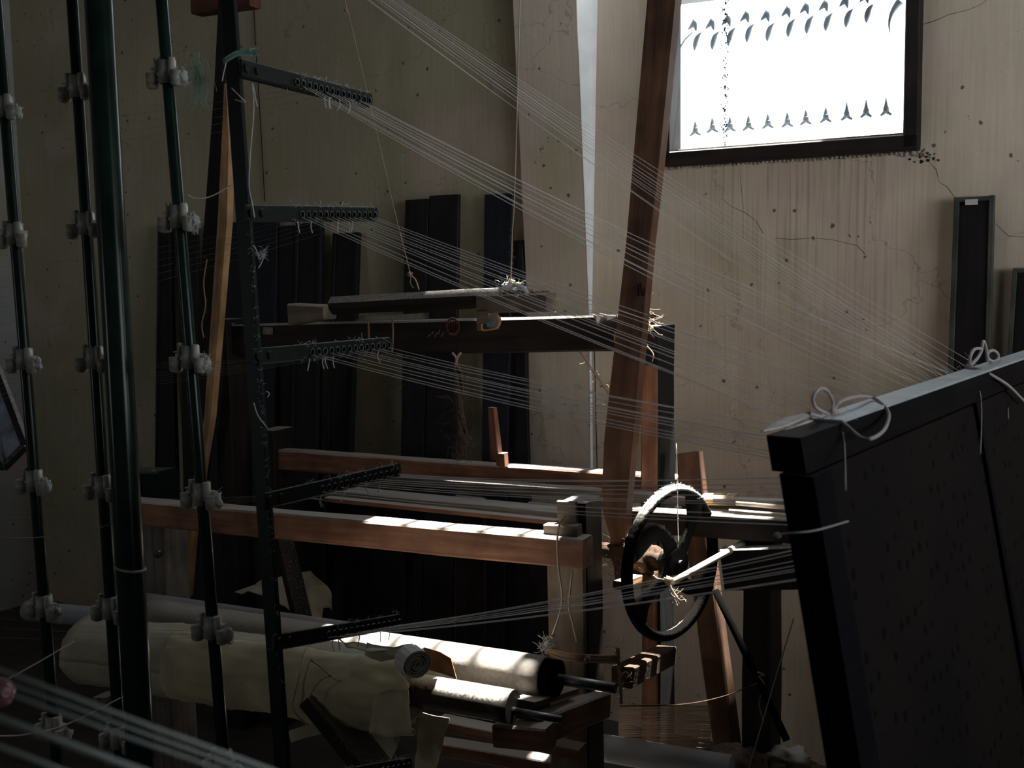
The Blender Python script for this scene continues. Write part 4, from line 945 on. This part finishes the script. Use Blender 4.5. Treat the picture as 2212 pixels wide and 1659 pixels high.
# lint and cobweb strands along the flat upright
m_ = MB()
for k in range(90):
    y = random.uniform(480, 1500); c = rd(y) + cb * px(19, 1.54) * 1.0 - ca * .004; m_.fuzz(c, .004, 2, .0002)
for pts in ([(548, 530), (556, 545), (560, 560), (570, 550), (566, 565), (558, 580)], [(545, 180), (548, 240), (541, 330), (538, 400), (545, 440), (550, 470)], [(500, 190), (520, 210), (530, 222), (508, 215)], [(545, 180), (550, 200), (552, 215), (556, 230)], [(480, 175), (485, 150), (495, 120), (520, 118), (545, 105), (552, 112), (540, 122)], [(548, 870), (556, 895), (570, 915), (578, 925)], [(575, 845), (582, 850), (578, 858)]):
    m_.tube(smoothpath([P(x, y, 1.52 + random.uniform(-.005, .005)) for x, y in pts]), .0007, 4)
m_.fuzz(P(565, 548, 1.52), .008, 50, .00025)
tag(m_.build('lint', M['lint'], cre), kind='stuff')
m_ = MB()
for k in range(34):
    x = 425 + random.gauss(0, 10); y = random.uniform(110, 170); pp = []
    for q in range(6): pp.append(P(x, y, 1.6)); x += random.uniform(-9, 9); y += random.uniform(8, 22)
    m_.tube(smoothpath(pp, 3), .00035, 3, cap=False)
tag(m_.build('hanging_fibres', M['greenlint']), 'wispy green tangle of fibres hanging left of the top perforated arm', 'fibres', kind='stuff')
mb = MB(); mb.sheet([[P(482, 130, 1.51), P(510, 112, 1.51), P(550, 105, 1.51)], [P(484, 140, 1.505), P(512, 124, 1.505), P(553, 116, 1.505)]], .0006, .004); mb.fuzz(P(548, 112, 1.51), .008, 40, .0003)
tag(mb.build('plastic_strip', M['greenlint']), 'translucent green plastic strip knotted on the flat upright by the top arm', 'strip')
cord('loose_string', 'fluffy thread stretched from the middle tube clamp to the flat upright', [P(405, 420, 1.54), P(420, 428, 1.54), P(450, 426, 1.54), P(480, 412, 1.54), P(500, 400, 1.54)], .0008, 'lint')

# ================================================================== DOTTED BOARD AT RIGHT FRONT
def bd(x):                                                             # depth of the board's top edge at picture column x
    h = (940 - .323 * (x - 1655)) - (590 - .015 * (x - 1106)); return 358 / h * 1.0
b0, b1 = P(1655, 940, 1.0), P(2300, 732, bd(2300))
bdir = (b1 - b0); bdir.z = 0; blen = bdir.length; bdir.normalize(); bz = (b1 - b0).z / blen
bn = V3((-bdir.y, bdir.x, 0))                                           # away from camera side (left/back)
if bn.dot(V3((-1, 1, 0))) < 0: bn = -bn
tilt = V3((0, 0, -1)) + bn * -.10                                       # going down the board comes toward the camera
downL = (P(1771, 1659, .98) - b0).normalized()
def BP(s, t, o=0): return b0 + (bdir + Z * bz) * s + downL * t + bn * o
dm, nt, bs = newmat('dark dotted board face')
at = N(nt, 'ShaderNodeAttribute', attribute_name='gr')
vo = N(nt, 'ShaderNodeTexVoronoi', Scale=38.0); vo.inputs['Randomness'].default_value = .35; lk(nt, at.outputs['Vector'], vo.inputs['Vector'])
mr = N(nt, 'ShaderNodeMapRange'); lk(nt, vo.outputs['Distance'], mr.inputs[0]); mr.inputs[1].default_value = .2; mr.inputs[2].default_value = .26
n_ = N(nt, 'ShaderNodeTexNoise', Scale=4.0, Detail=4.0); lk(nt, at.outputs['Vector'], n_.inputs['Vector'])
r_ = ramp(nt, n_.outputs[0], [(.3, (.010, .0085, .0085)), (.7, (.015, .0125, .011))])
lk(nt, mix(nt, mr.outputs[0], (.0045, .004, .004), r_.outputs[0]), bs.inputs['Base Color']); bs.inputs['Roughness'].default_value = .95; bs.inputs['Specular IOR Level'].default_value = .04
brd = thing('dotted_board', 'big dark board with rows of small dots leaning in the right foreground', 'board', BP(.3, 1.0))
brd.location = BP(.2, .9)
def slab(s0, s1, t0, t1, th, name, mat, o=0, g=True):
    c = []; gs = []
    for oo in (o, o + th):
        for (s_, t_) in ((s0, t0), (s1, t0), (s1, t1), (s0, t1)): c.append(BP(s_, t_, oo)); gs.append(V3((s_, t_, oo)))
    mb = MB(); mb.add(c, [[0, 1, 2, 3], [7, 6, 5, 4], [0, 4, 5, 1], [1, 5, 6, 2], [2, 6, 7, 3], [3, 7, 4, 0]], gs); return mb.build(name, mat, brd)
H1 = px(78, 1.0)
slab(0, blen, 0.0, H1, .032, 'top_rail', M['boardnear'], -.032)
slab(.014, blen, H1 + .004, 1.1, .024, 'dotted_face', dm, -.028)
slab(.010, .055, H1 + .004, 1.1, .032, 'side_stile', M['boardnavy'], -.034)
slab(.62, .635, H1, 1.1, .01, 'batten_strip', M['boardnavy'], -.033)
mb = MB(); mb.sheet([[BP(.0, -.002, .002), BP(.07, -.003, -.001), BP(.14, -.002, 0)], [BP(.02, .001, .016), BP(.07, -.004, .015), BP(.15, -.002, .018)]], .001, .003)
mb.sheet([[BP(.04, -.001, -.002), BP(.08, -.001, -.004), BP(.14, -.001, -.002)], [BP(.045, .018, -.005), BP(.07, .024, -.006), BP(.11, .012, -.004)]], .001, .002); mb.build('torn_cover', M['label'], brd)
M['edge'] = plain('pale skylit board edge', (.33, .36, .38), .6, .15, 30)  # skylight on the board's top put into a pale bluish colour
slab(.11, blen, -.003, 0.0, .032, 'top_edge', M['edge'], -.032)
def bow(name, label, pts, tails, s):
    mb = MB()
    for q in pts: mb.tube(smoothpath([P(x, y, bd(x) - .02 + dz * 3.6) for x, y, dz in q], 7), .0018 * s, 7)
    for q in tails: mb.tube(smoothpath([P(x, y, bd(x) - .02 + dz * 3.6) for x, y, dz in q], 7), .0006 * s, 5)
    x, y, dz = pts[0][0]; c = P(x, y, bd(x) - .02); mb.ball(c, .0042 * s, 6, lump=.6); mb.fuzz(c, .02, 20, .0002)
    tag(mb.build(name, M['greystring']), label, 'bow')
bow('string_bow', 'larger string bow tied over the board corner, nearer the camera', [[(1795, 896, 0), (1780, 890, 0), (1762, 880, 0), (1756, 860, 0), (1768, 841, 0), (1784, 842, 0), (1796, 860, 0), (1799, 880, 0), (1795, 896, 0)], [(1797, 893, 0), (1815, 868, 0), (1850, 857, 0), (1885, 859, 0), (1908, 875, -.02), (1920, 895, -.03), (1915, 920, -.04), (1900, 938, -.05), (1880, 948, -.05), (1860, 946, -.04), (1838, 928, -.03), (1820, 912, -.02), (1803, 900, 0)], [(1795, 898, 0), (1775, 900, 0), (1757, 896, 0), (1748, 892, 0)]], [[(1814, 908, -.01), (1824, 960, -.03), (1827, 1060, -.05)]], 1.0)
bow('string_bow', 'smaller string bow further along the board top edge', [[(2094, 795, 0), (2096, 770, 0), (2106, 754, 0), (2120, 755, 0), (2114, 770, 0), (2100, 786, 0), (2094, 795, 0)], [(2120, 758, 0), (2124, 737, 0), (2130, 752, 0), (2134, 780, 0)], [(2134, 760, 0), (2146, 757, 0), (2156, 766, 0), (2154, 778, 0), (2142, 780, 0), (2133, 770, 0), (2136, 758, 0)], [(2094, 795, 0), (2120, 800, -.02), (2150, 815, -.04), (2180, 835, -.05), (2215, 870, -.06)], [(2096, 797, 0), (2130, 788, 0), (2158, 780, 0), (2196, 772, 0)]], [[(2112, 815, -.02), (2120, 880, -.05), (2118, 980, -.08)], [(2170, 785, 0), (2176, 850, -.03), (2178, 905, -.05)]], 1.25)

# ================================================================== YARNS
def yarn(p, q, r, label, group, sag=.0, mid=0, mat='thread', name='warp_yarn'):
    mb = MB(); n = 12; pts = []
    for k in range(n + 1):
        t = k / n; pts.append(p.lerp(q, t) - Z * (sag * 4 * t * (1 - t)))
    mb.tube(pts, r, 5, cap=False); return tag(mb.build(name, M[mat]), label, 'yarn', group)
names = ['the arm above the picture', 'the first perforated arm from the top', 'the second perforated arm from the top', 'the third perforated arm from the top', 'the fourth perforated arm from the top', 'the fifth perforated arm from the top']
ends = {0: [(1985 + 9 * k, 826 - 3.4 * k) for k in range(13)],
        1: [(1925 + 11 * k, 846 - 3.8 * k) for k in range(12)],
        2: [(1722 + 17 * k, 916 - 5.6 * k) for k in range(13)],
        3: [(1672 + 4 * k, 988 - 6 * k) for k in range(12)],
        4: [(1700, y) for y in (1131, 1128, 1112, 1109, 1088, 1084, 1072, 1056, 1050, 1046, 1031, 1028)],
        5: [(1716, y) for y in (1255, 1251, 1232, 1228, 1224, 1219, 1207, 1198, 1190, 1186)]}
pick = {0: [0, 1, 3, 4, 5, 6, 7, 8, 9, 10, 11, 12], 1: [1, 2, 3, 5, 6, 7, 8, 9, 11, 12], 2: [0, 1, 2, 4, 5, 6, 7, 8, 9, 10, 12, 13], 3: [0, 1, 3, 4, 6, 7, 8, 10, 11, 13], 4: [0, 1, 3, 5, 6, 7, 8, 9, 11, 13], 5: [0, 2, 3, 5, 6, 8, 9, 10, 12]}
for i in range(6):
    lab = 'fine pale yarn from %s to the dotted board' % names[i]
    for k, e in enumerate(pick[i]):
        E_ = ends[i][min(len(ends[i]) - 1, int(k * (len(ends[i]) - 1) / (len(pick[i]) - 1) + .5))]
        jx = random.gauss(0, 9) if i < 3 else random.gauss(0, 2); x, y = E_[0] + jx, E_[1] - .323 * jx + random.gauss(0, 3)
        d = bd(max(1655, x)) + .045 if i < 4 else 1.075
        st = eyes[i][e] - Z * .004
        q = P(x, y, d); q = q + (q - st) * .01
        yarn(st, q, .00042 if i else .0003, lab, 'yarns from %s to the board' % names[i], sag=.012 if i in (0, 1) else .006)
        if i >= 1 and k % 2 == 0 or i in (3, 4) and k % 3:
            fx = -60; fy = {1: 330, 2: 640, 3: 830, 4: 1120, 5: 1340}[i] + (k - 5) * 9 * 1.3
            sp = names[i]
            yarn(st, P(fx, fy, 1.95), .00018, 'dim yarn from %s leftward past the creel tubes' % sp, 'yarns going left from %s' % sp, sag=.012, mat='threaddim')
# blurred near strands and bobbin, bottom left
for (x0, y0, x1, y1, d, r, lab, g) in [(-60, 1425, 700, 1705, .36, .0011, 'blurred pale yarn in the near bottom left, uppermost of the bundle', None), (-60, 1470, 640, 1720, .36, .0008, 'blurred dim yarn in the near bottom left, second from the top', None), (-60, 1530, 600, 1770, .34, .0015, 'thick blurred bright yarn in the near bottom left', None), (-60, 1590, 500, 1800, .34, .0011, 'blurred yarn in the near bottom left corner, lowest of the bundle', None), (-60, 1448, 700, 1722, .38, .0008, 'thin blurred yarn close under the uppermost one bottom left', None)]:
    mb = MB(); mb.tube([P(x0, y0, d), P((x0 + x1) / 2, (y0 + y1) / 2 + 3, d * 1.05), P(x1, y1, d * 1.1)], r * .8, 6); tag(mb.build('near_yarn', M['nearyarn']), lab, 'yarn', 'blurred yarns in the near bottom left')
cord('loose_string', 'thin dark thread sagging left of the paper roll between the creel tubes', [P(-20, 1160, 1.5), P(80, 1161, 1.55), P(170, 1150, 1.58), P(250, 1130, 1.6)], .0006, 'twine')
cord('loose_string', 'thin thread rising from bottom left towards the thick green tube', [P(-20, 1590, 1.2), P(60, 1586, 1.25), P(150, 1562, 1.3), P(265, 1505, 1.4)], .0006, 'greystring')
cord('loose_string', 'thin thread rising from the pink bobbin past the left green tube', [P(20, 1465, 1.2), P(80, 1432, 1.3), P(160, 1385, 1.4)], .0006, 'greystring')
bob = thing('pink_bobbin', 'glossy pink bobbin end peeking in at the lower left edge', 'bobbin', P(-8, 1530, .95))
mb = MB(); a, b = P(-60, 1496, 1.02), P(14, 1496, .93); mb.tube([a, a.lerp(b, .6), a.lerp(b, .85), b], [.013, .0145, .0125, .004], 24); mb.build('bobbin_body', M['pink'], bob)
mb = MB(); mb.cyl(a - (b - a).normalized() * .05, a, .006, 12); mb.build('bobbin_stem', M['woodpale'], bob)
# framed frosted sheet left
fs_ = thing('framed_sheet', 'tilted silvery mottled sheet in a black frame at the left edge', 'panel', P(0, 1020, 2.2))
q = [P(-90, 640, 2.35), P(-20, 760, 2.35), P(56, 962, 2.2), P(8, 1010, 2.2), P(-140, 800, 2.3)]
nn = (q[1] - q[0]).cross(q[3] - q[0]).normalized() * .012
mb = MB(); mb.add(q + [p + nn for p in q], [[0, 1, 2, 3, 4], [9, 8, 7, 6, 5]] + [[k, (k + 1) % 5, (k + 1) % 5 + 5, k + 5] for k in range(5)]); mb.build('sheet_face', M['tape'], fs_)
mb = MB()
for k in range(4): mb.beam(q[k], q[(k + 1) % 5], .012, .016, up=-nn.normalized() if abs(nn.normalized().z) < .9 else lu)
mb.build('frame_bar', M['woodblack'], fs_)
# small box behind the creel
bx = thing('metal_box', 'small dark metal box behind the creel left of the loom', 'box', PV(335, 1100, 2.6))
mb = MB(); mb.beam(PV(300, 1052, 2.6), PV(366, 1054, 2.6), .09, px(88, 3.2)); mb.build('box_body', M['greendark'], bx); 
mb = MB(); mb.beam(PV(328, 1016, 2.55), PV(336, 1016, 2.55), .002, .008); mb.build('label_plate', M['labeldim'], bx)
# clutter at the floor on the right
for (x, y, d, r, sq, m_, lab) in [(1700, 1640, 2.9, .05, (1.3, 1, .6), 'woodpale', 'pale rounded lump of waste on the floor left of the dotted board'), (1600, 1640, 2.9, .06, (1.5, 1, .5), 'towdark', 'dark heap of waste on the floor under the slanting leg')]:
    mb = MB(); mb.ball(P(x, y, d), r, 10, sq, lump=.6); tag(mb.build('waste_heap', M[m_]), lab, 'waste')
